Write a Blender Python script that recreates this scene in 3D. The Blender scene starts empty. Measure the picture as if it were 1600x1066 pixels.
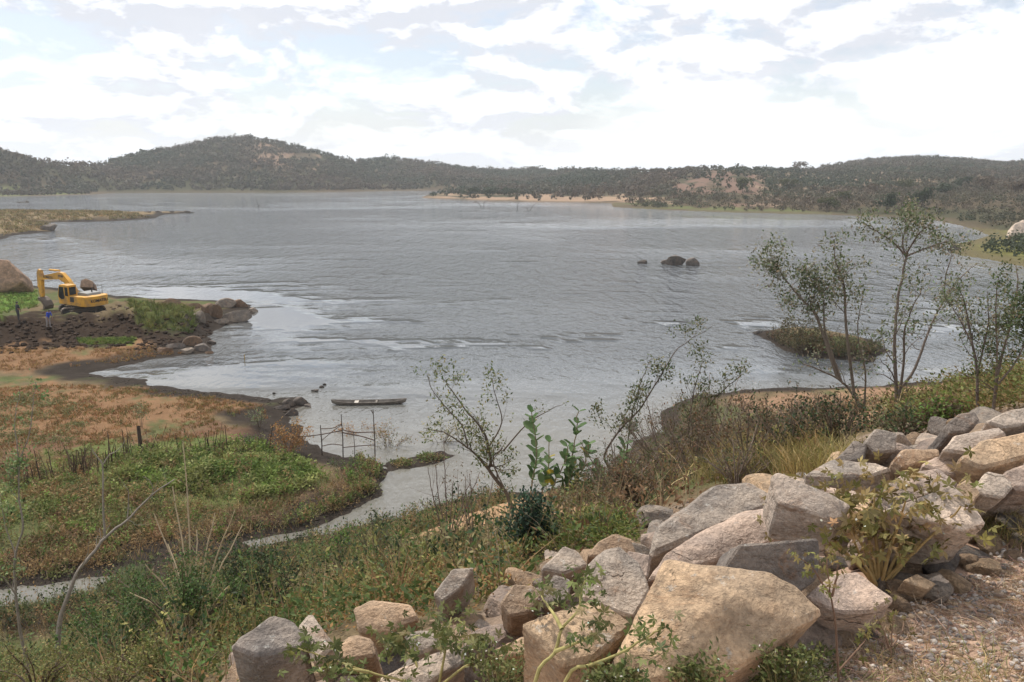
import bpy, bmesh, math, random
import numpy as np
from mathutils import Vector, Matrix, noise as mnoise

# ------------------------------------------------------------------ camera, sky, sun, exposure
SC = bpy.context.scene
COL = SC.collection
HC = 15.5                      # eye height over the water
FPX = 1300.0                   # focal length in pixels of the 1600 px photograph
PITCH = math.atan(263 / FPX)
cam_d = bpy.data.cameras.new("camera")
cam_d.sensor_width = 36.0
cam_d.lens = 36.0 * FPX / 1600.0
cam_d.clip_start = 0.1
cam_d.clip_end = 30000
cam = bpy.data.objects.new("camera", cam_d)
cam.location = (0, 0, HC)
cam.rotation_euler = (math.pi / 2 - PITCH, 0, 0)
COL.objects.link(cam)
SC.camera = cam

SUN_EL, SUN_AZ = math.radians(57), math.radians(-38)    # azimuth measured from +Y towards +X

def N(nt, typ, **kw):
    n = nt.nodes.new(typ)
    ins = kw.pop("ins", {})
    for k, v in kw.items():
        setattr(n, k, v)
    for k, v in ins.items():
        if isinstance(v, bpy.types.NodeSocket):
            nt.links.new(v, n.inputs[k])
        else:
            n.inputs[k].default_value = v
    return n

def math_node(nt, op, a, b=0.0, c=0.0, clamp=False):
    n = nt.nodes.new("ShaderNodeMath"); n.operation = op; n.use_clamp = clamp
    for i, v in enumerate((a, b, c)):
        if isinstance(v, bpy.types.NodeSocket): nt.links.new(v, n.inputs[i])
        else: n.inputs[i].default_value = v
    return n.outputs[0]

def mix_col(nt, f, a, b, blend="MIX"):
    n = nt.nodes.new("ShaderNodeMix"); n.data_type = "RGBA"; n.blend_type = blend
    for i, v in ((0, f), (6, a), (7, b)):
        if isinstance(v, bpy.types.NodeSocket): nt.links.new(v, n.inputs[i])
        else: n.inputs[i].default_value = (v if i == 0 else (tuple(v) + (1,))[:4])
    return n.outputs[2]

def ramp(nt, f, lo, hi, smooth=True):
    n = nt.nodes.new("ShaderNodeMapRange")
    n.interpolation_type = "SMOOTHSTEP" if smooth else "LINEAR"
    nt.links.new(f, n.inputs[0]); n.inputs[1].default_value = lo; n.inputs[2].default_value = hi
    return n.outputs[0]

world = bpy.data.worlds.new("World")
SC.world = world
world.cycles.sampling_method = "MANUAL"
world.cycles.sample_map_resolution = 512
world.use_nodes = True
nt = world.node_tree
nt.nodes.clear()
sky = N(nt, "ShaderNodeTexSky", sky_type="NISHITA", sun_disc=False, sun_elevation=SUN_EL, sun_rotation=SUN_AZ,
        air_density=1.0, dust_density=1.5, ozone_density=1.0)
tc = N(nt, "ShaderNodeTexCoord")
sp = N(nt, "ShaderNodeSeparateXYZ", ins={0: tc.outputs["Generated"]})
up = math_node(nt, "MAXIMUM", sp.outputs[2], 0.0)
def cloud_noise(lift, scale, detail, rough=0.55, w=0.0, flat=1.9):
    # clouds bank up in depth towards the horizon: squeeze the height coordinate there
    zc = math_node(nt, "MULTIPLY", math_node(nt, "POWER", math_node(nt, "ADD", up, 0.03 + lift), 0.72), flat)
    cb = N(nt, "ShaderNodeCombineXYZ", ins={0: math_node(nt, "ADD", sp.outputs[0], w), 1: sp.outputs[1], 2: zc})
    return N(nt, "ShaderNodeTexNoise", ins={"Vector": cb.outputs[0], "Scale": scale, "Detail": detail, "Roughness": rough, "Distortion": 0.2}).outputs[0]
n1 = cloud_noise(0.0, 7.0, 7, 0.56)
n2 = cloud_noise(0.016, 7.0, 7, 0.56)
n3 = cloud_noise(0.0, 2.3, 3, 0.5, 5.0)
cover = ramp(nt, n1, 0.31, 0.54)
edge = math_node(nt, "ADD", math_node(nt, "MULTIPLY", math_node(nt, "SUBTRACT", n2, n1), 9.0), 0.66, clamp=True)
body = ramp(nt, n3, 0.26, 0.50)
lit = math_node(nt, "SUBTRACT", 1.0, math_node(nt, "MULTIPLY", edge, body), clamp=True)
ccol = mix_col(nt, lit, (0.80, 0.83, 0.91), (1.50, 1.50, 1.50))
low = math_node(nt, "POWER", math_node(nt, "SUBTRACT", 1.0, up, clamp=True), 11.0)
ccol = mix_col(nt, math_node(nt, "MULTIPLY", low, 0.70), ccol, (0.98, 1.01, 1.06))
cover2 = math_node(nt, "MAXIMUM", cover, math_node(nt, "MULTIPLY", low, 1.2, clamp=True), clamp=True)
cover2 = math_node(nt, "MAXIMUM", cover2, 0.40)
bg1 = N(nt, "ShaderNodeBackground", ins={0: sky.outputs[0], 1: 0.15})
bg2 = N(nt, "ShaderNodeBackground", ins={0: ccol, 1: 1.0})
mx = N(nt, "ShaderNodeMixShader", ins={0: cover2, 1: bg1.outputs[0], 2: bg2.outputs[0]})
out = N(nt, "ShaderNodeOutputWorld", ins={0: mx.outputs[0]})

sun_d = bpy.data.lights.new("sun", "SUN")
sun_d.energy = 4.6
sun_d.angle = math.radians(3)
sun_d.color = (1.0, 0.94, 0.85)
sun = bpy.data.objects.new("sun", sun_d)
sdir = Vector((math.sin(SUN_AZ) * math.cos(SUN_EL), math.cos(SUN_AZ) * math.cos(SUN_EL), math.sin(SUN_EL)))
sun.rotation_euler = sdir.to_track_quat("Z", "Y").to_euler()
sun.location = (0, 0, 60)
COL.objects.link(sun)

SC.view_settings.view_transform = "Standard"
SC.view_settings.look = "None"
SC.view_settings.exposure = -0.05
SC.view_settings.gamma = 1.0
SC.view_settings.use_curve_mapping = False
SC.render.engine = "CYCLES"
SC.cycles.max_bounces = 6
SC.cycles.transparent_max_bounces = 8
SC.cycles.volume_bounces = 1
SC.cycles.caustics_reflective = False
SC.cycles.caustics_refractive = False
SC.cycles.use_denoising = True
SC.cycles.sample_clamp_direct = 3.0
SC.cycles.sample_clamp_indirect = 4.0

# ------------------------------------------------------------------ projection helpers
CP, SP = math.cos(PITCH), math.sin(PITCH)
def rays(px, py):
    px = np.asarray(px, float); py = np.asarray(py, float)
    x = (px - 800) / FPX; y = -(py - 533) / FPX
    return np.stack([x, CP + y * SP, -SP + y * CP], -1)
def G(px, py, z=0.0):                      # pixel -> point on the level z
    d = rays(px, py)
    t = (z - HC) / d[..., 2]
    return d * t[..., None] + np.array([0, 0, HC])
def P(px, py, Y):                          # pixel -> point at forward distance Y
    d = rays(px, py)
    return d * (np.asarray(Y, float) / d[..., 1])[..., None] + np.array([0, 0, HC])
def proj(p):
    p = np.asarray(p, float)
    dz = p[..., 2] - HC
    f = p[..., 1] * CP - dz * SP
    up = p[..., 1] * SP + dz * CP
    f = np.where(f > 0.05, f, 0.05)
    return 800 + FPX * p[..., 0] / f, 533 - FPX * up / f

def hash2(ix, iy, seed):
    n = (ix * 374761393 + iy * 668265263 + seed * 974634777) & 0xFFFFFFFF
    n = ((n ^ (n >> 13)) * 1274126177) & 0xFFFFFFFF
    return ((n ^ (n >> 16)) & 0xFFFF) / 65535.0
def vnoise(x, y, seed=0):
    x = np.asarray(x, float); y = np.asarray(y, float)
    fx = np.floor(x); fy = np.floor(y)
    ix = fx.astype(np.int64); iy = fy.astype(np.int64)
    a = x - fx; b = y - fy
    a = a * a * (3 - 2 * a); b = b * b * (3 - 2 * b)
    return ((hash2(ix, iy, seed) * (1 - a) + hash2(ix + 1, iy, seed) * a) * (1 - b)
            + (hash2(ix, iy + 1, seed) * (1 - a) + hash2(ix + 1, iy + 1, seed) * a) * b)
def fbm(x, y, octv=4, seed=0, gain=0.5):
    s = 0.0; amp = 1.0; tot = 0.0
    for o in range(octv):
        s = s + amp * vnoise(x * 2 ** o + 17.3 * o, y * 2 ** o - 9.1 * o, seed + o); tot += amp; amp *= gain
    return s / tot                                    # 0..1
def sstep(a, b, x):
    t = np.clip((x - a) / (b - a), 0, 1)
    return t * t * (3 - 2 * t)

def poly_sd(poly, x, y):                              # signed distance, positive inside
    shp = np.shape(x); x = np.ravel(x).astype(float); y = np.ravel(y).astype(float)
    best = np.full(x.shape, 1e18); inside = np.zeros(x.shape, bool)
    n = len(poly)
    for i in range(n):
        ax, ay = poly[i]; bx, by = poly[(i + 1) % n]
        ex, ey = bx - ax, by - ay
        t = np.clip(((x - ax) * ex + (y - ay) * ey) / (ex * ex + ey * ey + 1e-12), 0, 1)
        best = np.minimum(best, (x - ax - t * ex) ** 2 + (y - ay - t * ey) ** 2)
        c = (ay > y) != (by > y)
        if ey != 0:
            inside ^= c & (x < ex * (y - ay) / ey + ax)
    d = np.sqrt(best)
    return np.where(inside, d, -d).reshape(shp)

# ------------------------------------------------------------------ shorelines (drawn in the photograph, laid on the water level)
def ground_poly(pts, extra=()):
    return [tuple(G(a, b)[:2]) for a, b in pts] + list(extra)
NEAR = ground_poly([(-900, 436), (-100, 440), (60, 447), (150, 457), (190, 463), (240, 467), (330, 469), (380, 473), (399, 481), (398, 492),
    (372, 503), (345, 510), (322, 525), (331, 540), (326, 552), (280, 556), (235, 562), (200, 570), (160, 578), (125, 584),
    (175, 589), (222, 592), (240, 600), (300, 609), (370, 617), (425, 625), (440, 622), (470, 622), (487, 631), (466, 641),
    (456, 655), (470, 668), (478, 690), (500, 706), (560, 716), (590, 724), (606, 738), (588, 775), (563, 793), (510, 815),
    (457, 829), (376, 848), (394, 856), (510, 838), (563, 820), (638, 808), (675, 793), (743, 774), (800, 769), (858, 775),
    (936, 751), (967, 723), (999, 690), (1030, 676), (1036, 655), (1044, 640), (1064, 625), (1130, 612), (1200, 607),
    (1300, 605), (1380, 603), (1440, 598), (1515, 588), (1600, 577), (1750, 560), (2600, 512)], [(400, 20), (200, -60), (-200, -60), (-400, 40)])
PUDDLE = ground_poly([(-160, 925), (0, 920), (60, 915), (110, 905), (170, 899), (200, 900), (160, 915), (140, 928), (90, 938), (40, 950), (0, 952), (-160, 975)])
MUDBAR = ground_poly([(600, 729), (612, 718), (650, 712), (690, 708), (703, 712), (680, 722), (640, 735), (610, 737)])
ISLE = ground_poly([(1176, 520), (1200, 531), (1222, 548), (1277, 560), (1357, 565), (1388, 550), (1370, 535), (1300, 524), (1230, 516)])
SPIT = ground_poly([(-800, 331), (0, 330), (70, 330.5), (210, 332), (303, 331.3), (304, 333), (259, 335), (238, 342), (175, 346), (75, 348),
    (77, 354), (86, 361), (70, 363), (21, 368), (0, 375), (-300, 405), (-900, 420)])
FAR = ground_poly([(-1200, 306), (0, 307), (60, 306.5), (140, 304.2), (170, 302), (200, 301.5), (400, 301), (540, 300), (600, 298.6), (690, 297.8),
    (745, 298.6), (700, 301.5), (671, 304.5), (659, 309), (694, 311), (785, 314.5), (956, 317.5), (960, 324), (1040, 328), (1145, 332), (1285, 335),
    (1355, 338), (1442, 340), (1500, 352), (1530, 360), (1549, 369), (1530, 375), (1490, 384), (1482, 391), (1500, 398),
    (1540, 404), (1600, 416), (1750, 440), (2600, 496)], [(4000, 1000), (9000, 12000), (-9000, 12000), (-6000, 1500)])
# skyline: (photo x, photo y of bare ground, ridge distance)
SKY = np.array([(-500, 220, 640), (0, 234, 640), (40, 242, 650), (70, 256, 660), (110, 264, 680), (160, 261, 760), (190, 250, 820), (240, 240, 850), (290, 232, 870),
    (345, 222, 880), (400, 222, 890), (440, 228, 890), (500, 242, 890), (555, 257, 900), (580, 255, 980), (610, 251, 1000), (650, 256, 1000),
    (690, 261, 1000), (735, 267, 1050), (760, 266, 1100), (785, 268, 1100), (830, 266, 1100), (860, 270, 1000), (900, 268, 900), (970, 271, 800),
    (1020, 270, 700), (1060, 268, 680), (1120, 266, 650), (1180, 268, 650), (1200, 269, 680), (1275, 267, 850), (1310, 258, 1000),
    (1370, 248, 1080), (1420, 244, 1100), (1500, 246, 1100), (1560, 254, 1050), (1600, 254, 1000), (1700, 246, 1000), (2200, 240, 1000)], float)
CN = np.array([-0.657, 0.754]); CT = np.array([0.754, 0.657])   # dam: downhill and along the crest

def height(x, y):
    x = np.asarray(x, float); y = np.asarray(y, float)
    r = np.hypot(x, y)
    sn = poly_sd(NEAR, x, y); sn = np.minimum(sn, -poly_sd(PUDDLE, x, y) + 0.0)
    near = np.maximum(np.maximum(sn, poly_sd(ISLE, x, y)), np.maximum(poly_sd(MUDBAR, x, y), poly_sd(SPIT, x, y)))
    wob = (fbm(x / 1.9, y / 1.9, 5, 5, 0.6) - 0.5) * 1.7
    s = near + wob * sstep(20, 45, r)
    zf = np.where(s > 0, 0.9 * (1 - np.exp(-s / 9.0)) + 0.012 * np.minimum(s, 60) + 0.06 * np.minimum(s, 1.0), np.maximum(s * 0.16, -3.0))
    zf = zf + (fbm(x / 1.1, y / 1.1, 3, 9) - 0.5) * 0.22 * sstep(0.2, 3.0, s)
    # heaps of dug soil round the excavator
    for (gx, gy, sx, sy, h) in HEAPS:
        zf = zf + h * np.exp(-(((x - gx) / sx) ** 2 + ((y - gy) / sy) ** 2)) * sstep(-0.5, 2.5, s) * (0.65 + 0.7 * fbm(x / 0.9, y / 0.9, 3, 21))
    isl = poly_sd(ISLE, x, y)
    zf = zf + np.clip(isl, 0, 3) * 0.22
    # dam
    dn = CN[0] * x + CN[1] * y - 1.67; al = CT[0] * x + CT[1] * y
    dn2 = dn + (fbm(x / 1.5, y / 1.5, 3, 31) - 0.5) * 0.5
    zd = 13.6 - 0.5 * np.maximum(dn2, 0) + 0.03 * np.clip(-dn, 0, 6) - 0.07 * np.maximum(al - 20, 0)
    zd = zd + (fbm(x / 0.7, y / 0.7, 4, 33) - 0.5) * 0.14
    k = 0.5
    hh = np.clip(0.5 + 0.5 * (zd - zf) / k, 0, 1)
    z = zf * (1 - hh) + zd * hh + k * hh * (1 - hh)
    # far land
    sf = poly_sd(FAR, x, y)
    px = 800 + FPX * x / np.maximum(y * CP + 12 * SP, 1.0)
    rs = np.interp(px, SKY[:, 0], SKY[:, 2])
    # the skyline distance is along y
    zr = HC + (270 - np.interp(px, SKY[:, 0], SKY[:, 1])) / FPX * rs
    zr = np.maximum(zr, 3)
    shore = np.interp(px, [0, 650, 690, 900, 1000, 1200, 1450, 1600], [610, 690, 480, 430, 390, 320, 290, 210])
    ex = np.interp(px, [0, 500, 650, 950, 1100, 1300, 1600], [0.95, 1.1, 1.9, 2.0, 1.2, 1.3, 1.3])
    t = np.clip((y - shore) / np.maximum(rs - shore, 50), 0, 1)
    prof = t ** ex
    back = sstep(0, 1, (y - rs) / 500)
    zh = zr * prof * (1 - 0.75 * back) + 0.8
    zh = zh + (fbm(x / 70, y / 70, 4, 41) - 0.5) * 9 * t * (1 - 0.5 * t)
    zh = zh * sstep(1600, 1100, r) + 4.0 * sstep(1100, 1600, r)
    zfar = np.where(sf > 0, np.minimum(zh * (0.35 + 0.65 * sstep(0, 40, sf)), 0.25 + sf * 0.35), np.maximum(sf * 0.05, -3.0))
    return np.maximum(z, np.where(y > 115, zfar, -9))
HEAPS = []
for (a, b, zz_, sx, sy, h) in [(40, 522, 1.0, 5.5, 2.2, 1.1), (120, 512, 1.0, 6, 2.0, 0.9), (200, 506, 1.0, 6, 2.5, 1.0), (262, 505, 1.0, 4.5, 4, 1.1), (-60, 530, 1, 6, 3, 1.2),
                           (60, 500, 1.0, 5, 3, 0.5), (150, 485, 1.0, 6, 4, 0.5), (210, 475, 1, 5, 3, 0.7), (320, 488, 1, 3, 3, 0.7)]:
    q = G(a, b, zz_); HEAPS.append((q[0], q[1], sx, sy, h))

def hgt(x, y): return float(height(np.array([x]), np.array([y]))[0])
def hit(px, py, lift=0.0):                     # first point where the pixel's ray meets the ground (raised by lift)
    d = rays(px, py)
    t = np.geomspace(1.5, 900, 700)
    p = d[None] * t[:, None] + np.array([0, 0, HC])
    g = p[:, 2] - height(p[:, 0], p[:, 1]) - lift
    i = np.argmax(g < 0) if (g < 0).any() else len(t) - 1
    i = max(i, 1)
    a = g[i - 1] / (g[i - 1] - g[i] + 1e-9)
    tt = t[i - 1] + (t[i] - t[i - 1]) * min(max(a, 0), 1)
    return d * tt + np.array([0, 0, HC])

# ------------------------------------------------------------------ object helpers
def tag(o, label=None, cat=None, group=None, kind=None):
    for k, vv in (("label", label), ("category", cat), ("group", group), ("kind", kind)):
        if vv: o[k] = vv
    return o
def link(name, mesh, parent=None, mat=None):
    o = bpy.data.objects.new(name, mesh)
    COL.objects.link(o)
    if parent is not None: o.parent = parent
    if mat is not None and mesh is not None and not mesh.materials: mesh.materials.append(mat)
    return o
def empty(name, loc, rz=0.0):
    o = bpy.data.objects.new(name, None); COL.objects.link(o)
    o.location = loc; o.rotation_euler = (0, 0, rz); o.empty_display_size = 0.2
    return o
def np_mesh(name, verts, faces, cols=None, smooth=False):
    """faces: (M,3) or (M,4) array"""
    me = bpy.data.meshes.new(name)
    verts = np.ascontiguousarray(verts, np.float32); faces = np.ascontiguousarray(faces, np.int32)
    k = faces.shape[1]
    me.vertices.add(len(verts)); me.vertices.foreach_set("co", verts.ravel())
    me.loops.add(faces.size); me.loops.foreach_set("vertex_index", faces.ravel())
    me.polygons.add(len(faces))
    me.polygons.foreach_set("loop_start", np.arange(0, faces.size, k, dtype=np.int32))
    me.polygons.foreach_set("loop_total", np.full(len(faces), k, np.int32))
    if smooth: me.polygons.foreach_set("use_smooth", np.ones(len(faces), bool))
    me.update(calc_edges=True)
    if cols is not None:
        at = me.color_attributes.new("Col", "FLOAT_COLOR", "POINT")
        c = np.ones((len(verts), 4), np.float32); c[:, :3] = cols
        at.data.foreach_set("color", c.ravel())
    return me

# ------------------------------------------------------------------ materials
MATS = {}
def new_mat(name):
    m = bpy.data.materials.new(name); m.use_nodes = True
    m.node_tree.nodes.clear(); MATS[name] = m
    return m, m.node_tree
def finish(nt, shader, disp=None):
    o = N(nt, "ShaderNodeOutputMaterial"); nt.links.new(shader, o.inputs[0])
def pos(nt): return N(nt, "ShaderNodeNewGeometry").outputs["Position"]
def noise(nt, vec, scale, detail=4, rough=0.55, dist=0.0):
    return N(nt, "ShaderNodeTexNoise", ins={"Vector": vec, "Scale": scale, "Detail": detail, "Roughness": rough, "Distortion": dist}).outputs[0]

def simple_mat(name, col, rough=0.6, metal=0.0, var=0.12, nscale=6.0, bump=0.0, dirt=None):
    m, nt = new_mat(name)
    tcn = N(nt, "ShaderNodeTexCoord").outputs["Object"]
    n = noise(nt, tcn, nscale, 5)
    c = mix_col(nt, math_node(nt, "MULTIPLY", n, 1.0), tuple(x * (1 - var * 2) for x in col), tuple(min(1, x * (1 + var * 2)) for x in col))
    if dirt:
        c = mix_col(nt, math_node(nt, "MULTIPLY", ramp(nt, noise(nt, tcn, nscale * 0.4, 6, 0.65), 0.42, 0.64), 0.75), c, dirt)
    b = N(nt, "ShaderNodeBsdfPrincipled", ins={"Base Color": c, "Roughness": rough, "Metallic": metal})
    if bump:
        bp = N(nt, "ShaderNodeBump", ins={"Height": noise(nt, tcn, nscale * 4, 4), "Strength": bump, "Distance": 0.02})
        nt.links.new(bp.outputs[0], b.inputs["Normal"])
    finish(nt, b.outputs[0]); return m

def leaf_mat(name, trans=0.3, rough=0.55):
    m, nt = new_mat(name)
    a = N(nt, "ShaderNodeAttribute", attribute_name="Col")
    b = N(nt, "ShaderNodeBsdfPrincipled", ins={"Base Color": a.outputs["Color"], "Roughness": rough})
    b.inputs["Specular IOR Level"].default_value = 0.1
    t = N(nt, "ShaderNodeBsdfTranslucent", ins={0: a.outputs["Color"]})
    mx = N(nt, "ShaderNodeMixShader", ins={0: trans, 1: b.outputs[0], 2: t.outputs[0]})
    finish(nt, mx.outputs[0]); return m
leaf_mat("leaf", 0.3); leaf_mat("dry", 0.15, 0.8)

def make_ground_mat():
    m, nt = new_mat("ground")
    p = pos(nt)
    a = N(nt, "ShaderNodeAttribute", attribute_name="Col").outputs["Color"]
    n1 = noise(nt, p, 1.3, 5, 0.65); n2 = noise(nt, p, 14.0, 3, 0.65); n3 = noise(nt, p, 0.09, 2, 0.6)
    f = math_node(nt, "ADD", math_node(nt, "MULTIPLY", n1, 0.9), math_node(nt, "MULTIPLY", n2, 0.8))
    f = math_node(nt, "ADD", math_node(nt, "MULTIPLY", f, 1.25), math_node(nt, "MULTIPLY", n3, 0.3))
    f = math_node(nt, "SUBTRACT", f, 0.2)
    c = N(nt, "ShaderNodeVectorMath", operation="SCALE", ins={0: a, "Scale": f}).outputs[0]
    b = N(nt, "ShaderNodeBsdfPrincipled", ins={"Base Color": c, "Roughness": 0.95})
    b.inputs["Specular IOR Level"].default_value = 0.04
    bp = N(nt, "ShaderNodeBump", ins={"Height": math_node(nt, "ADD", n1, math_node(nt, "MULTIPLY", n2, 0.35)), "Strength": 0.8, "Distance": 0.12})
    nt.links.new(bp.outputs[0], b.inputs["Normal"])
    finish(nt, b.outputs[0])
make_ground_mat()

def make_rock_mat():
    m, nt = new_mat("rock")
    oi = N(nt, "ShaderNodeObjectInfo")
    tcn = N(nt, "ShaderNodeTexCoord").outputs["Object"]
    off = N(nt, "ShaderNodeCombineXYZ", ins={0: math_node(nt, "MULTIPLY", oi.outputs["Random"], 37.0), 1: math_node(nt, "MULTIPLY", oi.outputs["Random"], 11.0), 2: 0.0}).outputs[0]
    p = N(nt, "ShaderNodeVectorMath", operation="ADD", ins={0: tcn, 1: off}).outputs[0]
    big = noise(nt, p, 2.2, 6, 0.6, 0.6); mid = noise(nt, p, 9.0, 6, 0.65, 0.3); fine = noise(nt, p, 55.0, 4, 0.7)
    # foliation bands of the gneiss, bent by noise
    rv = N(nt, "ShaderNodeCombineXYZ", ins={0: math_node(nt, "MULTIPLY", oi.outputs["Random"], 9.0), 1: math_node(nt, "MULTIPLY", oi.outputs["Random"], 5.0), 2: 0.4}).outputs[0]
    rot = N(nt, "ShaderNodeMapping", ins={"Vector": p, "Rotation": rv, "Scale": (1.0, 1.0, 4.0)}).outputs[0]
    band = noise(nt, rot, 2.6, 5, 0.6, 0.8)
    base = oi.outputs["Color"]
    c = mix_col(nt, ramp(nt, big, 0.36, 0.66), mix_col(nt, 1.0, base, (0.68, 0.66, 0.65), "MULTIPLY"), mix_col(nt, 1.0, base, (1.22, 1.12, 1.02), "MULTIPLY"))
    c = mix_col(nt, math_node(nt, "MULTIPLY", ramp(nt, band, 0.50, 0.66), 0.55), c, mix_col(nt, 1.0, base, (0.46, 0.44, 0.43), "MULTIPLY"))
    c = mix_col(nt, math_node(nt, "MULTIPLY", ramp(nt, band, 0.44, 0.30), 0.45), c, mix_col(nt, 1.0, base, (1.40, 1.30, 1.22), "MULTIPLY"))
    c = mix_col(nt, math_node(nt, "MULTIPLY", ramp(nt, mid, 0.50, 0.72), 0.45), c, mix_col(nt, 1.0, base, (0.5, 0.42, 0.36), "MULTIPLY"))
    c = mix_col(nt, math_node(nt, "MULTIPLY", ramp(nt, noise(nt, p, 3.7, 6, 0.7, 0.9), 0.56, 0.68), 0.5), c, (0.26, 0.13, 0.06))   # iron stain
    wp = N(nt, "ShaderNodeVectorMath", operation="ADD", ins={0: rot, 1: N(nt, "ShaderNodeVectorMath", operation="SCALE", ins={0: N(nt, "ShaderNodeTexNoise", ins={"Vector": p, "Scale": 3.0, "Detail": 4.0}).outputs[1], "Scale": 1.1}).outputs[0]}).outputs[0]
    vor = N(nt, "ShaderNodeTexVoronoi", feature="DISTANCE_TO_EDGE", ins={"Vector": wp, "Scale": 1.1}).outputs[0]
    crack = math_node(nt, "MULTIPLY", ramp(nt, vor, 0.011, 0.0), ramp(nt, big, 0.50, 0.62))
    c = mix_col(nt, math_node(nt, "MULTIPLY", crack, 0.45), c, mix_col(nt, 1.0, base, (0.18, 0.16, 0.15), "MULTIPLY"))
    c = mix_col(nt, math_node(nt, "MULTIPLY", ramp(nt, noise(nt, p, 17.0, 5, 0.7), 0.60, 0.70), 0.5), c, (0.50, 0.49, 0.45))
    f = math_node(nt, "ADD", math_node(nt, "MULTIPLY", fine, 1.5), 0.25)
    c = N(nt, "ShaderNodeVectorMath", operation="SCALE", ins={0: c, "Scale": f}).outputs[0]
    b = N(nt, "ShaderNodeBsdfPrincipled", ins={"Base Color": c, "Roughness": 0.85})
    b.inputs["Specular IOR Level"].default_value = 0.25
    h = math_node(nt, "ADD", math_node(nt, "MULTIPLY", mid, 1.0), math_node(nt, "ADD", math_node(nt, "MULTIPLY", fine, 0.22), math_node(nt, "MULTIPLY", band, 0.25)))
    h = math_node(nt, "SUBTRACT", h, math_node(nt, "MULTIPLY", crack, 0.3))
    bp = N(nt, "ShaderNodeBump", ins={"Height": h, "Strength": 1.0, "Distance": 0.06})
    nt.links.new(bp.outputs[0], b.inputs["Normal"])
    finish(nt, b.outputs[0])
make_rock_mat()

def make_water_mat():
    m, nt = new_mat("water")
    p = pos(nt)
    calm = N(nt, "ShaderNodeAttribute", attribute_name="Col")
    cs = N(nt, "ShaderNodeSeparateColor", ins={0: calm.outputs["Color"]})
    m1 = N(nt, "ShaderNodeMapping", ins={"Vector": p, "Rotation": (0, 0, 0.25), "Scale": (1.5, 0.75, 1)}).outputs[0]
    m2 = N(nt, "ShaderNodeMapping", ins={"Vector": p, "Rotation": (0, 0, -0.2), "Scale": (4.2, 2.1, 1)}).outputs[0]
    m3 = N(nt, "ShaderNodeMapping", ins={"Vector": p, "Rotation": (0, 0, 0.1), "Scale": (0.34, 0.18, 1)}).outputs[0]
    m4 = N(nt, "ShaderNodeMapping", ins={"Vector": p, "Rotation": (0, 0, 0.12), "Scale": (0.85, 0.20, 1)}).outputs[0]
    m5 = N(nt, "ShaderNodeMapping", ins={"Vector": p, "Rotation": (0, 0, -0.08), "Scale": (0.50, 0.06, 1)}).outputs[0]
    w = math_node(nt, "ADD", math_node(nt, "MULTIPLY", noise(nt, m1, 1.0, 3, 0.5, 0.3), 1.0), math_node(nt, "MULTIPLY", noise(nt, m2, 1.0, 3, 0.55, 0.2), 0.35))
    w = math_node(nt, "ADD", w, math_node(nt, "MULTIPLY", noise(nt, m3, 1.0, 3, 0.5), 0.6))
    w = math_node(nt, "ADD", w, math_node(nt, "MULTIPLY", noise(nt, m4, 1.0, 2, 0.5), math_node(nt, "MULTIPLY", cs.outputs[2], 5.0)))
    w = math_node(nt, "ADD", w, math_node(nt, "MULTIPLY", noise(nt, m5, 1.0, 2, 0.5), math_node(nt, "MULTIPLY", math_node(nt, "POWER", cs.outputs[2], 2.5), 8.0)))
    st = math_node(nt, "MULTIPLY", cs.outputs[0], 1.0)
    bp = N(nt, "ShaderNodeBump", ins={"Height": math_node(nt, "MULTIPLY", w, st), "Strength": 1.0, "Distance": 0.55})
    deep = mix_col(nt, cs.outputs[1], (0.085, 0.092, 0.098), (0.140, 0.132, 0.112))
    b = N(nt, "ShaderNodeBsdfPrincipled", ins={"Base Color": deep, "Roughness": 0.05, "IOR": 1.36, "Normal": bp.outputs[0]})
    finish(nt, b.outputs[0])
make_water_mat()

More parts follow.
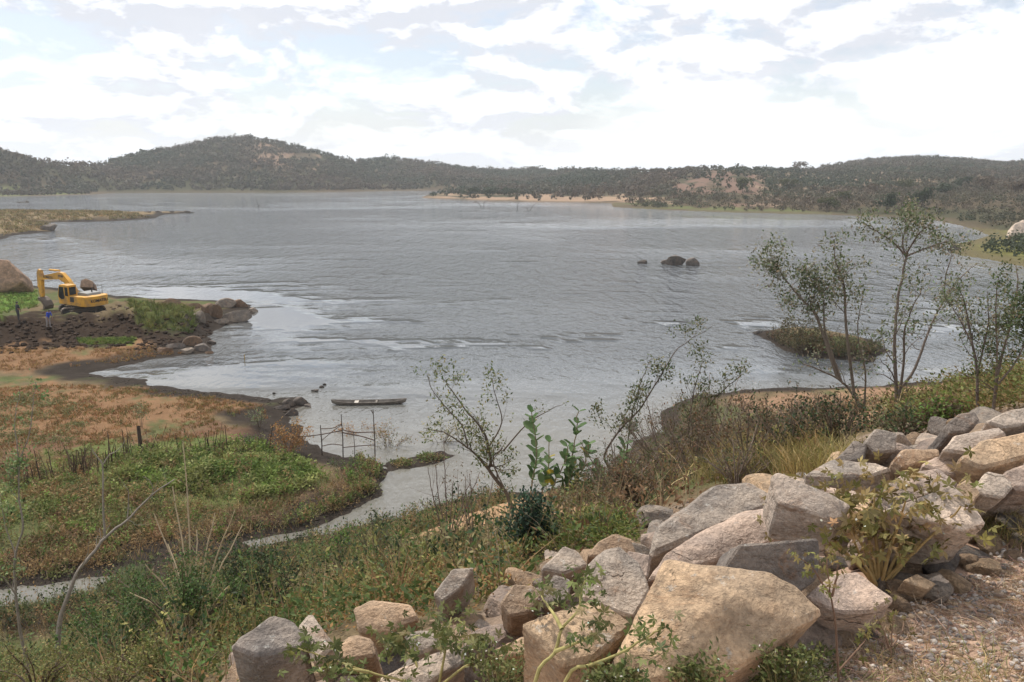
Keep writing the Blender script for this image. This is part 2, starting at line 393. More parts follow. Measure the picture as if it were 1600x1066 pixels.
# ------------------------------------------------------------------ ground: one sheet from the dam to the horizon
NEAR_ZONES = []   # (photo polygon, colour, feather px, noise amount)
MUD = (0.036, 0.029, 0.024); ORANGE = (0.19, 0.112, 0.062); GREEN = (0.10, 0.115, 0.04); DIRT = (0.15, 0.10, 0.065)
DARK = (0.036, 0.025, 0.018); TAN = (0.36, 0.26, 0.19); STRAW = (0.27, 0.21, 0.10)
ZONES = [
    ([(-200, 500), (330, 488), (335, 530), (240, 548), (100, 545), (0, 562), (-200, 570)], DARK, 10, 0.3),
    ([(-100, 545), (90, 545), (230, 540), (290, 552), (200, 565), (100, 578), (-100, 584)], ORANGE, 8, 0.35),
    ([(130, 528), (210, 528), (205, 537), (130, 537)], (0.10, 0.16, 0.03), 4, 0.2),
    ([(-50, 455), (60, 452), (60, 475), (-50, 500)], (0.10, 0.16, 0.035), 6, 0.3),
    ([(200, 470), (300, 480), (310, 520), (220, 510)], (0.09, 0.10, 0.035), 8, 0.4),
    ([(-100, 600), (120, 600), (260, 612), (395, 632), (420, 650), (330, 655), (200, 690), (-100, 700)], ORANGE, 12, 0.4),
    ([(-100, 690), (200, 690), (330, 655), (450, 665), (470, 700), (430, 720), (200, 720), (0, 770), (-100, 770)], (0.15, 0.088, 0.055), 14, 0.35),
    ([(150, 700), (430, 690), (500, 740), (480, 770), (250, 800), (-100, 860), (-100, 770)], GREEN, 14, 0.45),
    ([(430, 770), (560, 735), (600, 735), (580, 780), (460, 825), (330, 845), (250, 850)], (0.17, 0.115, 0.07), 14, 0.4),
    ([(-100, 850), (200, 830), (380, 850), (250, 890), (-100, 920)], (0.15, 0.09, 0.05), 14, 0.5),
    ([(1150, 612), (1520, 592), (1520, 650), (1150, 650)], (0.24, 0.15, 0.095), 10, 0.4),
    ([(700, 790), (860, 785), (930, 790), (830, 830), (560, 840)], (0.30, 0.19, 0.11), 10, 0.5),
    ([(480, 1100), (500, 1030), (690, 990), (780, 940), (860, 885), (1000, 855), (1030, 800), (1200, 745), (1330, 700), (1430, 660), (1660, 625), (1760, 800), (1400, 1100)], (0.19, 0.145, 0.11), 10, 0.4),
    ([(600, 704), (706, 704), (706, 740), (600, 740)], (0.12, 0.10, 0.05), 8, 0.4),
    ([(-100, 318), (320, 326), (240, 340), (70, 346), (90, 360), (-100, 372)], (0.175, 0.13, 0.075), 3, 0.5),
    ([(660, 304), (960, 306), (1090, 316), (960, 318), (660, 312)], (0.27, 0.19, 0.13), 3, 0.5),
    ([(960, 318), (1100, 326), (1300, 331), (1300, 337), (960, 326)], (0.11, 0.118, 0.05), 3, 0.6),
    ([(1050, 280), (1190, 274), (1200, 300), (1060, 304)], (0.155, 0.10, 0.075), 8, 0.8),
    ([(1190, 278), (1420, 274), (1440, 296), (1200, 300)], (0.21, 0.15, 0.105), 8, 0.9),
    ([(1480, 372), (1640, 365), (1640, 430), (1480, 400)], (0.135, 0.13, 0.042), 6, 0.6),
    ([(390, 239), (505, 240), (505, 250), (390, 247)], (0.20, 0.135, 0.095), 6, 0.9),
    ([(-60, 297), (90, 297), (130, 303), (60, 308), (-60, 310)], (0.15, 0.165, 0.07), 3, 0.5),
]
def ground_cols(x, y, z):
    px, py = proj(np.stack([x, y, z], -1))
    n = fbm(x / 3.0, y / 3.0, 4, 51); r = np.hypot(x, y)
    nf = fbm(x / 45, y / 45, 4, 53)
    n2 = fbm(x / 2.4, y / 3.6, 5, 57, 0.65); nf2 = fbm(x / 14, y / 28, 4, 59, 0.6)
    c = np.empty(x.shape + (3,))
    c[:] = np.array((0.13, 0.098, 0.058))
    g = sstep(0.45, 0.62, n)[..., None]
    c = c * (1 - g) + np.array((0.085, 0.095, 0.04)) * g
    far = sstep(115, 140, r)[..., None]
    fc = np.array((0.085, 0.065, 0.042)) * (1 - sstep(0.42, 0.62, nf)[..., None]) + np.array((0.058, 0.056, 0.032)) * sstep(0.42, 0.62, nf)[..., None]
    c = c * (1 - far) + fc * far
    for poly, col, fe, am in ZONES:
        xs = [q[0] for q in poly]; ys = [q[1] for q in poly]
        sel = (px > min(xs) - fe * 3) & (px < max(xs) + fe * 3) & (py > min(ys) - fe * 3) & (py < max(ys) + fe * 3) & (y > 0)
        if not sel.any(): continue
        nn = np.where(r[sel] > 115, nf2[sel], n2[sel])
        sd = poly_sd(poly, px[sel], py[sel]) + np.clip((nn - 0.5) * 2.4, -1, 1) * fe * am * 7
        w = sstep(-fe * 0.6, fe * 0.6, sd)[:, None]
        c[sel] = c[sel] * (1 - w) + np.array(col) * w
    # wet mud along the water
    sn = np.maximum(np.maximum(poly_sd(NEAR, x, y), poly_sd(ISLE, x, y)), np.maximum(poly_sd(MUDBAR, x, y), poly_sd(SPIT, x, y)))
    sn = np.minimum(sn, -poly_sd(PUDDLE, x, y))
    wid = np.interp(px, [0, 120, 240, 420, 480, 620, 1000, 1400], [2.8, 3.8, 4.4, 4.6, 3.2, 1.4, 1.5, 2.4]) * np.where(y > 115, 1.5, 1.0)
    wm = sstep(1.0, 0.45, sn / wid + (n - 0.5) * 1.3)[..., None] * ((r < 420) & (sn > -4))[..., None]
    c = c * (1 - wm) + np.array(MUD) * wm
    sf = poly_sd(FAR, x, y)
    wf = (sstep(9, 2, sf + (nf - 0.5) * 14) * (y > 115) * (sf > -50))[..., None] * 0.7
    c = c * (1 - wf) + np.array((0.10, 0.078, 0.052)) * wf
    # dam crest: dry straw and stony dirt
    dn = CN[0] * x + CN[1] * y - 1.67
    cr = sstep(2.6, 0.2, dn + (n - 0.5) * 1.2)[..., None]
    c = c * (1 - cr) + np.array((0.33, 0.225, 0.165)) * cr
    return c

def build_ground():
    az = np.radians(np.concatenate([np.linspace(-62, -37, 40, endpoint=False), np.linspace(-37, 37, 560, endpoint=False), np.linspace(37, 75, 50)]))
    rr = np.concatenate([np.geomspace(3.0, 22, 130, endpoint=False), np.geomspace(22, 120, 300, endpoint=False), np.geomspace(120, 420, 90, endpoint=False),
                         np.geomspace(420, 1200, 90, endpoint=False), np.geomspace(1200, 2600, 16)])
    A, R = np.meshgrid(az, rr)
    x = np.sin(A) * R; y = np.cos(A) * R - 2.5
    z = height(x, y)
    nr, nc = x.shape
    v = np.stack([x, y, z], -1).reshape(-1, 3)
    idx = np.arange(nr * nc).reshape(nr, nc)
    f = np.stack([idx[:-1, :-1], idx[:-1, 1:], idx[1:, 1:], idx[1:, :-1]], -1).reshape(-1, 4)
    c = ground_cols(v[:, 0], v[:, 1], v[:, 2])
    me = np_mesh("ground", v, f[:, ::-1], c, smooth=True)
    o = link("ground", me, mat=MATS["ground"])
    tag(o, "brown muddy shore, dam slope and scrubby hills round the lake", kind="structure")
build_ground()

# ------------------------------------------------------------------ water
def build_water():
    az = np.radians(np.linspace(-62, 72, 300))
    rr = np.concatenate([np.geomspace(22, 160, 170, endpoint=False), np.geomspace(160, 1000, 60)])
    A, R = np.meshgrid(az, rr)
    x = np.sin(A) * R; y = np.cos(A) * R
    px, py = proj(np.stack([x, y, 0 * x], -1))
    lee = np.zeros_like(x)
    for (cx, cy, sx, sy, a) in [(330, 466, 220, 24, 1.5), (440, 505, 130, 50, 1.35), (300, 590, 240, 34, 1.3), (480, 560, 170, 40, 0.95), (650, 690, 160, 60, 0.7),
                                (1300, 585, 280, 30, 0.9), (1420, 500, 160, 70, 0.8), (700, 620, 200, 40, 0.35), (60, 372, 90, 8, 0.8), (1500, 375, 60, 20, 0.5), (200, 318, 160, 8, 0.5), (60, 930, 300, 60, 1.0)]:
        lee = np.maximum(lee, a * np.exp(-((px - cx) / sx) ** 2 - ((py - cy) / sy) ** 2))
    streak = fbm(x / 9, y / 3.2, 6, 61, 0.6)
    patch = fbm(x / 90, y / 55, 4, 63)
    ruffle = np.clip(1.0 - sstep(-0.05, 1.25, lee + (streak - 0.5) * 1.9), 0, 1)
    band = sstep(0.58, 0.66, streak) * sstep(480, 510, py) * sstep(600, 560, py)
    ruffle = np.clip(ruffle * (0.28 + 1.25 * np.clip((patch - 0.3) / 0.4, 0, 1)) * (1 - 0.85 * band), 0.02, 1)
    near = sstep(600, 680, py)
    ruffle = ruffle * np.interp(y, [110, 220, 500], [1.0, 0.9, 0.85])
    ruffle = ruffle * (1 - 0.45 * near)
    sn = -poly_sd(NEAR, x, y)
    silt = np.clip(sstep(560, 700, py) * 0.9 + sstep(5, 0, sn) * 0.3, 0, 1)
    v = np.stack([x, y, 0 * x], -1).reshape(-1, 3)
    nr, nc = x.shape
    idx = np.arange(nr * nc).reshape(nr, nc)
    f = np.stack([idx[:-1, :-1], idx[:-1, 1:], idx[1:, 1:], idx[1:, :-1]], -1).reshape(-1, 4)
    c = np.stack([ruffle, silt, np.interp(y, [65, 130, 420], [0.0, 0.45, 1.0])], -1).reshape(-1, 3)
    o = link("lake_water", np_mesh("lake_water", v, f[:, ::-1], c, smooth=True), mat=MATS["water"])
    tag(o, "grey rippled water of the reservoir", kind="structure")
build_water()
# ------------------------------------------------------------------ foliage and branch builders
rng = np.random.default_rng(7)
random.seed(7)
def unit(a): return a / (np.linalg.norm(a, axis=-1, keepdims=True) + 1e-9)
def jit_cols(n, palette, weights=None, var=0.22):
    pal = np.array(palette, float)
    k = rng.choice(len(pal), n, p=weights)
    return np.clip(pal[k] * (1 + rng.normal(0, var, (n, 1))) * (1 + rng.normal(0, 0.06, (n, 3))), 0.004, 0.9)

class Batch:
    """collects leaves, blades and tubes as numpy pieces; quads only"""
    def __init__(s): s.v = []; s.f = []; s.c = []; s.n = 0
    def add(s, v, f, c):
        s.v.append(v); s.f.append(f + s.n); s.c.append(c); s.n += len(v)
    def leaves(s, p, d, L, W, cols, fold=0.25, up=None):
        """p base points, d directions, L lengths, W widths: one folded four-cornered leaf each"""
        n = len(p)
        if n == 0: return
        d = unit(np.asarray(d, float)); L = np.broadcast_to(np.asarray(L, float), n)[:, None]; W = np.broadcast_to(np.asarray(W, float), n)[:, None]
        ref = rng.normal(size=(n, 3)) * (0.6 if up is None else 0.3) + (np.array([0, 0, 1.0]) if up is None else up)
        side = unit(np.cross(d, ref)); nor = np.cross(side, d)
        mid = p + d * L * 0.48 - nor * fold * W * 0.5
        v = np.stack([p, mid + side * W * 0.5 + nor * fold * W, p + d * L, mid - side * W * 0.5 + nor * fold * W], 1).reshape(-1, 3)
        f = np.arange(4 * n).reshape(n, 4)
        s.add(v, f, np.repeat(cols, 4, 0))
    def blades(s, p, d, L, W, cols, bend=0.35):
        n = len(p)
        if n == 0: return
        d = unit(np.asarray(d, float)); L = np.broadcast_to(np.asarray(L, float), n)[:, None]; W = np.broadcast_to(np.asarray(W, float), n)[:, None]
        side = unit(np.cross(d, rng.normal(size=(n, 3))))
        b = unit(rng.normal(size=(n, 3)) * np.array([1, 1, 0.2])) * bend * L
        m = p + d * L * 0.55 + b * 0.25; t = p + d * L + b - np.array([0, 0, 1]) * bend * L * 0.4
        v = np.stack([p - side * W / 2, p + side * W / 2, m - side * W * 0.35, m + side * W * 0.35, t - side * W * 0.06, t + side * W * 0.06], 1).reshape(-1, 3)
        k = np.arange(n)[:, None] * 6
        f = np.concatenate([k + np.array([0, 1, 3, 2]), k + np.array([2, 3, 5, 4])])
        s.add(v, f, np.repeat(cols, 6, 0))
    def tube(s, path, rad, col, sides=5):
        path = np.asarray(path, float); m = len(path)
        rad = np.broadcast_to(np.asarray(rad, float), m)
        t = unit(np.gradient(path, axis=0))
        ref = np.array([0.31, 0.9, 0.2]) if abs(t[0][2]) > 0.7 else np.array([0.1, 0.2, 1.0])
        a = unit(np.cross(t, ref)); b = np.cross(t, a)
        ang = np.linspace(0, 2 * np.pi, sides, endpoint=False)
        ring = path[:, None] + rad[:, None, None] * (np.cos(ang)[None, :, None] * a[:, None] + np.sin(ang)[None, :, None] * b[:, None])
        v = ring.reshape(-1, 3)
        i = np.arange(m - 1)[:, None] * sides; j = np.arange(sides)[None]; j2 = (j + 1) % sides
        f = np.stack([i + j, i + j2, i + sides + j2, i + sides + j], -1).reshape(-1, 4)
        cc = np.asarray(col, float)
        s.add(v, f, np.repeat(cc[None], len(v), 0) * (1 + rng.normal(0, 0.08, (len(v), 1))))
    def mesh(s, name, smooth=False):
        return np_mesh(name, np.concatenate(s.v), np.concatenate(s.f), np.clip(np.concatenate(s.c), 0.003, 0.95), smooth)

simple_mat("plain", (0.3, 0.3, 0.3))
def attr_mat(name, rough=0.85, bump=0.4):
    m, nt = new_mat(name)
    a = N(nt, "ShaderNodeAttribute", attribute_name="Col").outputs["Color"]
    n = noise(nt, N(nt, "ShaderNodeTexCoord").outputs["Object"], 30.0, 4, 0.6)
    c = N(nt, "ShaderNodeVectorMath", operation="SCALE", ins={0: a, "Scale": math_node(nt, "ADD", math_node(nt, "MULTIPLY", n, 1.1), 0.45)}).outputs[0]
    b = N(nt, "ShaderNodeBsdfPrincipled", ins={"Base Color": c, "Roughness": rough})
    b.inputs["Specular IOR Level"].default_value = 0.08
    bp = N(nt, "ShaderNodeBump", ins={"Height": n, "Strength": bump, "Distance": 0.01})
    nt.links.new(bp.outputs[0], b.inputs["Normal"])
    finish(nt, b.outputs[0])
attr_mat("bark")

# ------------------------------------------------------------------ far scrub
def in_any(polys, px, py):
    m = np.zeros(px.shape, bool)
    for p in polys: m |= poly_sd(p, px, py) > 0
    return m
BARE = [[(660, 303), (960, 305), (1100, 316), (960, 318), (660, 312)], [(1050, 281), (1190, 276), (1200, 300), (1060, 304)],
        [(400, 240), (505, 240), (505, 250), (400, 249)]]
FAR_PAL = [(0.085, 0.088, 0.042), (0.115, 0.085, 0.052), (0.060, 0.074, 0.034), (0.13, 0.090, 0.055), (0.075, 0.080, 0.045)]
def crown_clump(B, c, rx, rz, n, leaf, pal_col):
    """n ragged leaf sprays through a crown at c"""
    u = unit(rng.normal(size=(n, 3))); rad = rng.random((n, 1)) ** 0.45
    p = c + u * rad * np.array([rx, rx, rz])
    d = unit(np.cross(u, rng.normal(size=(n, 3)))) + u * 0.15
    cols = np.clip(np.array(pal_col) * (1 + rng.normal(0, 0.13, (n, 1))), 0.01, 0.5)
    B.leaves(p - d * leaf * 0.5, d, leaf * rng.uniform(0.7, 1.3, n), leaf * rng.uniform(0.6, 0.95, n), cols, 0.12, u + np.array([0, 0, 0.35]))
def build_far_scrub():
    B = Batch()
    n = 85000
    px = rng.uniform(-160, 1760, n); dd = rng.uniform(140, 1150, n) ** 1.0
    y = dd; x = (px - 800) / FPX * (y * CP + 12 * SP)
    sf = poly_sd(FAR, x, y)
    keep = sf > 5
    x, y, sf = x[keep], y[keep], sf[keep]
    z = height(x, y); px, py = proj(np.stack([x, y, z], -1))
    rs = np.interp(px, SKY[:, 0], SKY[:, 2])
    dens = np.interp(px, [0, 560, 640, 1000, 1100, 1300, 1600], [0.9, 0.9, 0.75, 0.65, 0.26, 0.34, 0.40])
    dens = dens * np.where((px > 1000) & (y < 520), 0.7, 1.0) * np.where((px > 640) & (px < 1000) & (y < 560), 0.25, 1)
    dens = dens * sstep(2, 12, sf) * (0.35 + 1.3 * fbm(x / 40, y / 40, 3, 71)) + 0.08
    dens = np.where(in_any(BARE, px, py), 0.05, dens)
    keep = (rng.random(len(x)) < dens) & (y < rs + 25)
    x, y, z, px, py = x[keep], y[keep], z[keep], px[keep], py[keep]
    mixn = np.clip((fbm(x / 55, y / 90, 4, 77) - 0.5) * 2.6 + 0.45 + rng.normal(0, 0.16, len(x)), 0, 1)
    for i in range(len(x)):
        r = float(np.clip(rng.lognormal(0.62, 0.38), 0.8, 4.2)) * (1.0 if px[i] < 1000 else 0.8)
        if y[i] < 330: r *= 0.7
        pal = (np.array((0.050, 0.061, 0.036)) * (1 - mixn[i]) + np.array((0.100, 0.076, 0.054)) * mixn[i]) * rng.uniform(0.8, 1.2) * (1.2 if px[i] > 1000 and y[i] < 560 else 1.0)
        near = y[i] < 450
        crown_clump(B, np.array([x[i], y[i], z[i] + r * 0.75]), r, r * 0.85, 26 if near else 17, (0.72 if near else 1.4) * (r / 1.8) ** 0.5, pal)
    o = link("scrub_woodland", B.mesh("scrub_woodland"), mat=MATS["leaf"])
    tag(o, "brown and dull green thorn scrub covering the far hills", "scrub", kind="stuff")
    return len(x)
build_far_scrub()

ORD = ["first", "second", "third", "fourth", "fifth", "sixth", "seventh", "eighth", "ninth", "tenth", "eleventh", "twelfth"]
def ordered(lst):
    return [(e, ORD[i]) for i, e in enumerate(sorted(lst, key=lambda q: q[0]))]
def far_tree(px, py, w, h, col, label, group):
    """single tree or bush on the far bank, w x h photo pixels"""
    b = hit(px, py); s = b[1] / FPX
    root = empty("scrub_tree", b); rw, rh = w * s / 2, h * s
    T = Batch(); T.tube([(0, 0, -0.3), (0.1, 0, rh * 0.35), (0.0, 0.1, rh * 0.7)], [0.16, 0.12, 0.05], (0.08, 0.06, 0.05))
    for k in range(4):
        a = rng.uniform(0, 6.28); T.tube([(0.05, 0, rh * 0.3), (math.cos(a) * rw * 0.5, math.sin(a) * rw * 0.5, rh * 0.7)], [0.08, 0.03], (0.08, 0.06, 0.05), 4)
    C = Batch()
    for k in range(7):
        a = rng.uniform(0, 6.28); q = rng.random() ** 0.5 * 0.62
        crown_clump(C, np.array([math.cos(a) * q * rw, math.sin(a) * q * rw, rh * rng.uniform(0.42, 0.78)]), rw * 0.5, rh * 0.25, 46, 0.40 * max(rw / 2.2, 0.6), col)
    link("trunk", T.mesh("trunk"), root, MATS["bark"]); link("crown", C.mesh("crown"), root, MATS["leaf"])
    tag(root, label, "tree", group)
DG = (0.040, 0.052, 0.026); OL = (0.075, 0.078, 0.034); BR = (0.10, 0.075, 0.05)
for (a, b, w, h, c), od in ordered([(1160, 300, 42, 22, OL), (1232, 298, 34, 20, OL), (1292, 330, 40, 22, OL), (1322, 318, 36, 20, OL), (1385, 332, 46, 34, DG),
                        (1440, 326, 48, 36, DG), (1474, 306, 44, 22, DG), (1412, 300, 34, 20, OL), (1362, 302, 30, 18, BR), (1545, 300, 50, 26, BR), (1590, 308, 46, 26, BR), (1505, 296, 40, 22, DG)]):
    far_tree(a, b, w, h, c, f"{od} from the left of the dozen rounded trees on the far right bank", "trees on the far right bank")
far_tree(1249, 268, 26, 16, BR, "lone wide-crowned tree on the skyline right of centre", None)
far_tree(1164, 318, 14, 14, DG, "small dark round bush just above the right waterline", None)
for (a, b, w, h), od in ordered([(735, 305, 34, 13), (765, 306, 36, 14), (795, 306, 30, 13)]):
    far_tree(a, b, w, h, DG, f"{od} from the left of three low dark bushes on the sandy point", "bushes on the sandy point")
far_tree(33, 326, 26, 13, BR, "thin grey bush on the straw-coloured spit, the taller one", None)
far_tree(92, 328, 10, 8, DG, "tiny dark bush on the straw-coloured spit, the smaller one", None)

# ------------------------------------------------------------------ rocks
DG_ = bpy.context.evaluated_depsgraph_get
ROCKC = {"tan": (0.50, 0.375, 0.255), "pink": (0.46, 0.375, 0.32), "grey": (0.39, 0.345, 0.30), "dark": (0.20, 0.18, 0.165), "orange": (0.45, 0.335, 0.235), "brown": (0.27, 0.19, 0.135), "pale": (0.54, 0.46, 0.39), "slate": (0.25, 0.225, 0.205)}
def hull_mesh(pts, voxel, amp, seed):
    """broken boulder: convex hull of its corners, edges chipped, faces scalloped by fracture noise"""
    rg = np.random.default_rng(seed + 500)
    bm = bmesh.new()
    for p in pts: bm.verts.new(p)
    bmesh.ops.convex_hull(bm, input=bm.verts[:])
    bmesh.ops.delete(bm, geom=[v for v in bm.verts if not v.link_faces], context="VERTS")
    bmesh.ops.dissolve_limit(bm, angle_limit=math.radians(9), verts=bm.verts[:], edges=bm.edges[:])
    size = float(np.ptp(np.asarray(pts), axis=0).max())
    bmesh.ops.bevel(bm, geom=bm.edges[:], offset=size * 0.028, segments=1, affect="EDGES", clamp_overlap=True)
    bmesh.ops.triangulate(bm, faces=bm.faces[:])
    for _ in range(6):
        lim = voxel * 1.5
        es = [e for e in bm.edges if e.calc_length() > lim]
        if not es or len(bm.faces) > 9000: break
        bmesh.ops.subdivide_edges(bm, edges=es, cuts=1)
        bmesh.ops.triangulate(bm, faces=[f for f in bm.faces if len(f.verts) > 3])
    bm.normal_update()
    off = Vector((seed * 3.1, seed * 1.7, seed * 0.9)); k1 = 1.6 / size; st = Vector((0.35 + rg.random() * 0.3, 1.0, 1.0 + rg.random()))
    for v in bm.verts:
        q = v.co + off
        w = Vector((q.x * st.x, q.y * st.y, q.z * st.z)) * (3.4 / size)
        dd, _p = mnoise.voronoi(w + Vector((mnoise.noise(q * k1 * 2), mnoise.noise(q * k1 * 2 + Vector((5, 1, 2))), 0)) * 0.5)
        s_ = mnoise.noise(q * k1) * 0.9 + (dd[0] - 0.45) * 0.9 + mnoise.noise(q * k1 * 7) * 0.28 + mnoise.noise(q * k1 * 18) * 0.14
        v.co = v.co + v.normal * (s_ * amp * size)
    me = bpy.data.meshes.new("boulder"); bm.to_mesh(me); bm.free()
    me.polygons.foreach_set("use_smooth", np.ones(len(me.polygons), bool)); me.update()
    me.set_sharp_from_angle(angle=math.radians(24))
    me.materials.append(MATS["rock"])
    return me
NROCK = [0]
def boulder(outline, tilt, thick, col, label, lift=0.25, az=0.0, ridge=(), group=None, name="boulder", voxel=None, amp=0.022, base=None, cat="rock", front=0.0):
    """outline: photo corners of the face that shows; it lies on a plane tilted `tilt` degrees to the eye, and the stone reaches `thick` behind it"""
    NROCK[0] += 1; seed = NROCK[0]; rg = np.random.default_rng(seed)
    o = np.array(outline, float)
    k = int(np.argmax(o[:, 1])); bp = hit(*(o[k] if base is None else base), lift)
    b, a = math.radians(tilt), math.radians(az)
    nrm = np.array([math.sin(b) * math.sin(a), -math.sin(b) * math.cos(a), math.cos(b)])
    d = rays(o[:, 0], o[:, 1]); eye = np.array([0, 0, HC])
    t = ((bp - eye) @ nrm) / (d @ nrm)
    top = d * t[:, None] + eye
    size = np.ptp(top, axis=0).max()
    ctr = top.mean(0)
    top = top + nrm * rg.normal(0, 0.03 * size, (len(top), 1))
    pts = [top]
    low = ctr + (top - ctr) * rg.uniform(0.86, 1.0, (len(top), 1)) - nrm * thick * 0.75 * (1 - front) + np.array([0, 0.2 * thick, -(0.2 + front) * thick])
    pts.append(low)
    for (rx, ry, off) in ridge:
        q = rays(rx, ry); tt = ((bp - eye) @ nrm) / (q @ nrm)
        pts.append((q * tt + eye + nrm * off)[None])
    pts = np.concatenate(pts)
    org = np.array([ctr[0], ctr[1], ctr[2] - thick])
    me = hull_mesh(pts - org, voxel or max(size / 46, 0.014), amp, seed)
    ob = link(name, me); ob.location = org
    c = np.array(ROCKC[col]) * rg.uniform(0.92, 1.08); ob.color = (*c, 1)
    tag(ob, label, cat, group)
    return ob
RG = "riprap boulders on the dam face"
def R_(o, tilt, th, col, lab, **k): boulder(o, tilt, th, col, lab, group=RG, **k)
R_([(1040, 871), (1200, 893), (1247, 918), (1290, 950), (1240, 978), (1187, 1022), (1160, 1045), (1010, 1072), (952, 1045), (987, 974)], 38, 0.45, "tan", "largest smooth tan boulder with a ridge, front and centre of the riprap", lift=0.30, ridge=[(1062, 892, 0.02), (1125, 948, 0.10)])
R_([(812, 974), (916, 936), (950, 942), (994, 964), (969, 999), (925, 1032), (881, 1036)], 26, 0.5, "tan", "flat-topped tan boulder left of the largest smooth tan boulder", lift=0.4, front=0.35)
R_([(916, 889), (944, 855), (969, 852), (1000, 880), (1016, 920), (990, 966), (950, 945), (912, 935)], 34, 0.5, "grey", "rounded grey boulder with a pink streak behind the flat-topped tan boulder", lift=0.3)
R_([(918, 868), (935, 846), (956, 836), (987, 842), (996, 864), (960, 872)], 40, 0.4, "orange", "small domed tan boulder at the far edge beside brown weeds", lift=0.3)
R_([(845, 888), (881, 850), (903, 860), (918, 884), (880, 897)], 40, 0.45, "grey", "striped grey angular boulder at the left tip of the middle riprap", lift=0.35)
R_([(847, 927), (866, 896), (893, 904), (890, 938), (853, 944)], 42, 0.4, "grey", "squat grey boulder under the striped grey angular boulder", lift=0.3)
R_([(780, 944), (803, 911), (834, 913), (846, 932), (827, 958), (795, 962)], 40, 0.4, "orange", "brown and grey streaked boulder alone among weeds left of the riprap", lift=0.3)
R_([(980, 858), (1018, 867), (1012, 903), (985, 892)], 40, 0.35, "pink", "small pinkish wedge stone between the grey boulder and the dark slab", lift=0.3)
R_([(1015, 865), (1027, 823), (1055, 798), (1117, 757), (1171, 754), (1210, 773), (1202, 792), (1111, 831), (1060, 850)], 28, 0.7, "grey", "wide grey slab with a rust-brown crest at the back of the pile", lift=0.3)
R_([(1008, 905), (1042, 860), (1071, 851), (1108, 829), (1164, 798), (1227, 792), (1238, 808), (1233, 842), (1155, 852), (1130, 868), (1060, 895)], 27, 0.6, "pink", "long pinkish-grey boulder sloping left across the pile", lift=0.28, ridge=[(1160, 825, 0.06)])
R_([(1128, 890), (1155, 851), (1277, 842), (1282, 870), (1277, 907), (1249, 929), (1195, 897)], 62, 0.35, "dark", "dark flat-fronted block with a pale top edge beside the largest boulder", lift=0.28, base=(1249, 929))
R_([(1204, 745), (1215, 738), (1248, 754), (1294, 771), (1329, 792), (1308, 811), (1270, 802), (1232, 782), (1214, 785)], 34, 0.22, "pale", "pale pointed slab jutting up over a dark hollow", lift=0.42, base=(1300, 815), front=0.45)
R_([(1272, 761), (1289, 757), (1343, 770), (1352, 782), (1327, 790)], 30, 0.4, "pink", "low pink stone just behind the pale pointed slab", lift=0.3)
R_([(1328, 795), (1354, 776), (1386, 781), (1380, 800), (1345, 808)], 34, 0.35, "tan", "small tan stone right of the pale pointed slab", lift=0.25)
R_([(1366, 770), (1414, 732), (1468, 731), (1501, 754), (1487, 762), (1440, 776), (1378, 797)], 28, 0.5, "pink", "broad pinkish slab in the middle of the right-hand pile", lift=0.4)
R_([(1381, 797), (1441, 773), (1487, 761), (1516, 792), (1536, 822), (1506, 829), (1452, 816)], 34, 0.45, "pale", "pale faceted boulder behind the yellow-green shrub", lift=0.35)
R_([(1400, 714), (1411, 703), (1468, 700), (1470, 712), (1430, 724), (1411, 731)], 40, 0.4, "orange", "orange block with a flat top in the right-hand pile", lift=0.35)
R_([(1441, 726), (1466, 711), (1504, 724), (1508, 740), (1485, 744)], 34, 0.4, "pink", "pinkish wedge in front of the orange block", lift=0.3)
R_([(1472, 702), (1490, 681), (1520, 672), (1561, 666), (1572, 680), (1515, 706)], 30, 0.45, "pale", "cream boulder with curved ridges near the top right of the pile", lift=0.4)
R_([(1500, 715), (1534, 689), (1605, 676), (1612, 712), (1534, 733)], 32, 0.5, "tan", "wide tan boulder at the right edge below the cream one", lift=0.35)
R_([(1528, 764), (1542, 738), (1570, 740), (1584, 762), (1568, 778), (1535, 774)], 42, 0.35, "grey", "grey upright block near the right edge of the pile", lift=0.3)
R_([(1494, 758), (1515, 745), (1535, 770), (1518, 792)], 45, 0.3, "tan", "narrow tan face between the pale boulder and the grey upright block", lift=0.3)
R_([(1570, 738), (1600, 726), (1640, 735), (1630, 762), (1585, 764)], 38, 0.4, "pink", "pink stone cut by the right edge beside the grey upright block", lift=0.3)
R_([(1482, 660), (1500, 646), (1525, 641), (1532, 657), (1508, 675), (1486, 676)], 42, 0.4, "dark", "dark brown boulder under the right-hand thin trees", lift=0.3)
R_([(1540, 660), (1575, 640), (1620, 632), (1630, 655), (1570, 668)], 34, 0.4, "grey", "grey boulder at the far top right of the pile", lift=0.3)
R_([(1306, 716), (1338, 685), (1354, 696), (1351, 718), (1325, 724)], 44, 0.4, "dark", "dark triangular boulder below the thicket", lift=0.3)
R_([(1350, 692), (1368, 669), (1401, 678), (1400, 704), (1365, 708)], 44, 0.4, "grey", "grey boulder half under green leaves below the tall thin tree", lift=0.3)
R_([(1257, 736), (1300, 715), (1368, 720), (1396, 730), (1362, 744), (1300, 746)], 18, 0.45, "grey", "long dark-fronted slab behind straw-yellow grass", lift=0.45, front=0.75)
R_([(1255, 932), (1300, 895), (1340, 889), (1372, 920), (1398, 936), (1362, 957), (1315, 958), (1285, 947)], 30, 0.35, "pink", "rounded pink-grey boulder at the foot of the yellow-green shrub", lift=0.18)
R_([(1410, 909), (1432, 897), (1464, 911), (1450, 921)], 30, 0.14, "tan", "small yellow-tan stone right of the yellow-green shrub's foot", lift=0.1)
R_([(1450, 904), (1468, 897), (1484, 909), (1468, 916)], 30, 0.12, "pale", "small pale stone beside the yellow-tan one on the gravel", lift=0.08)
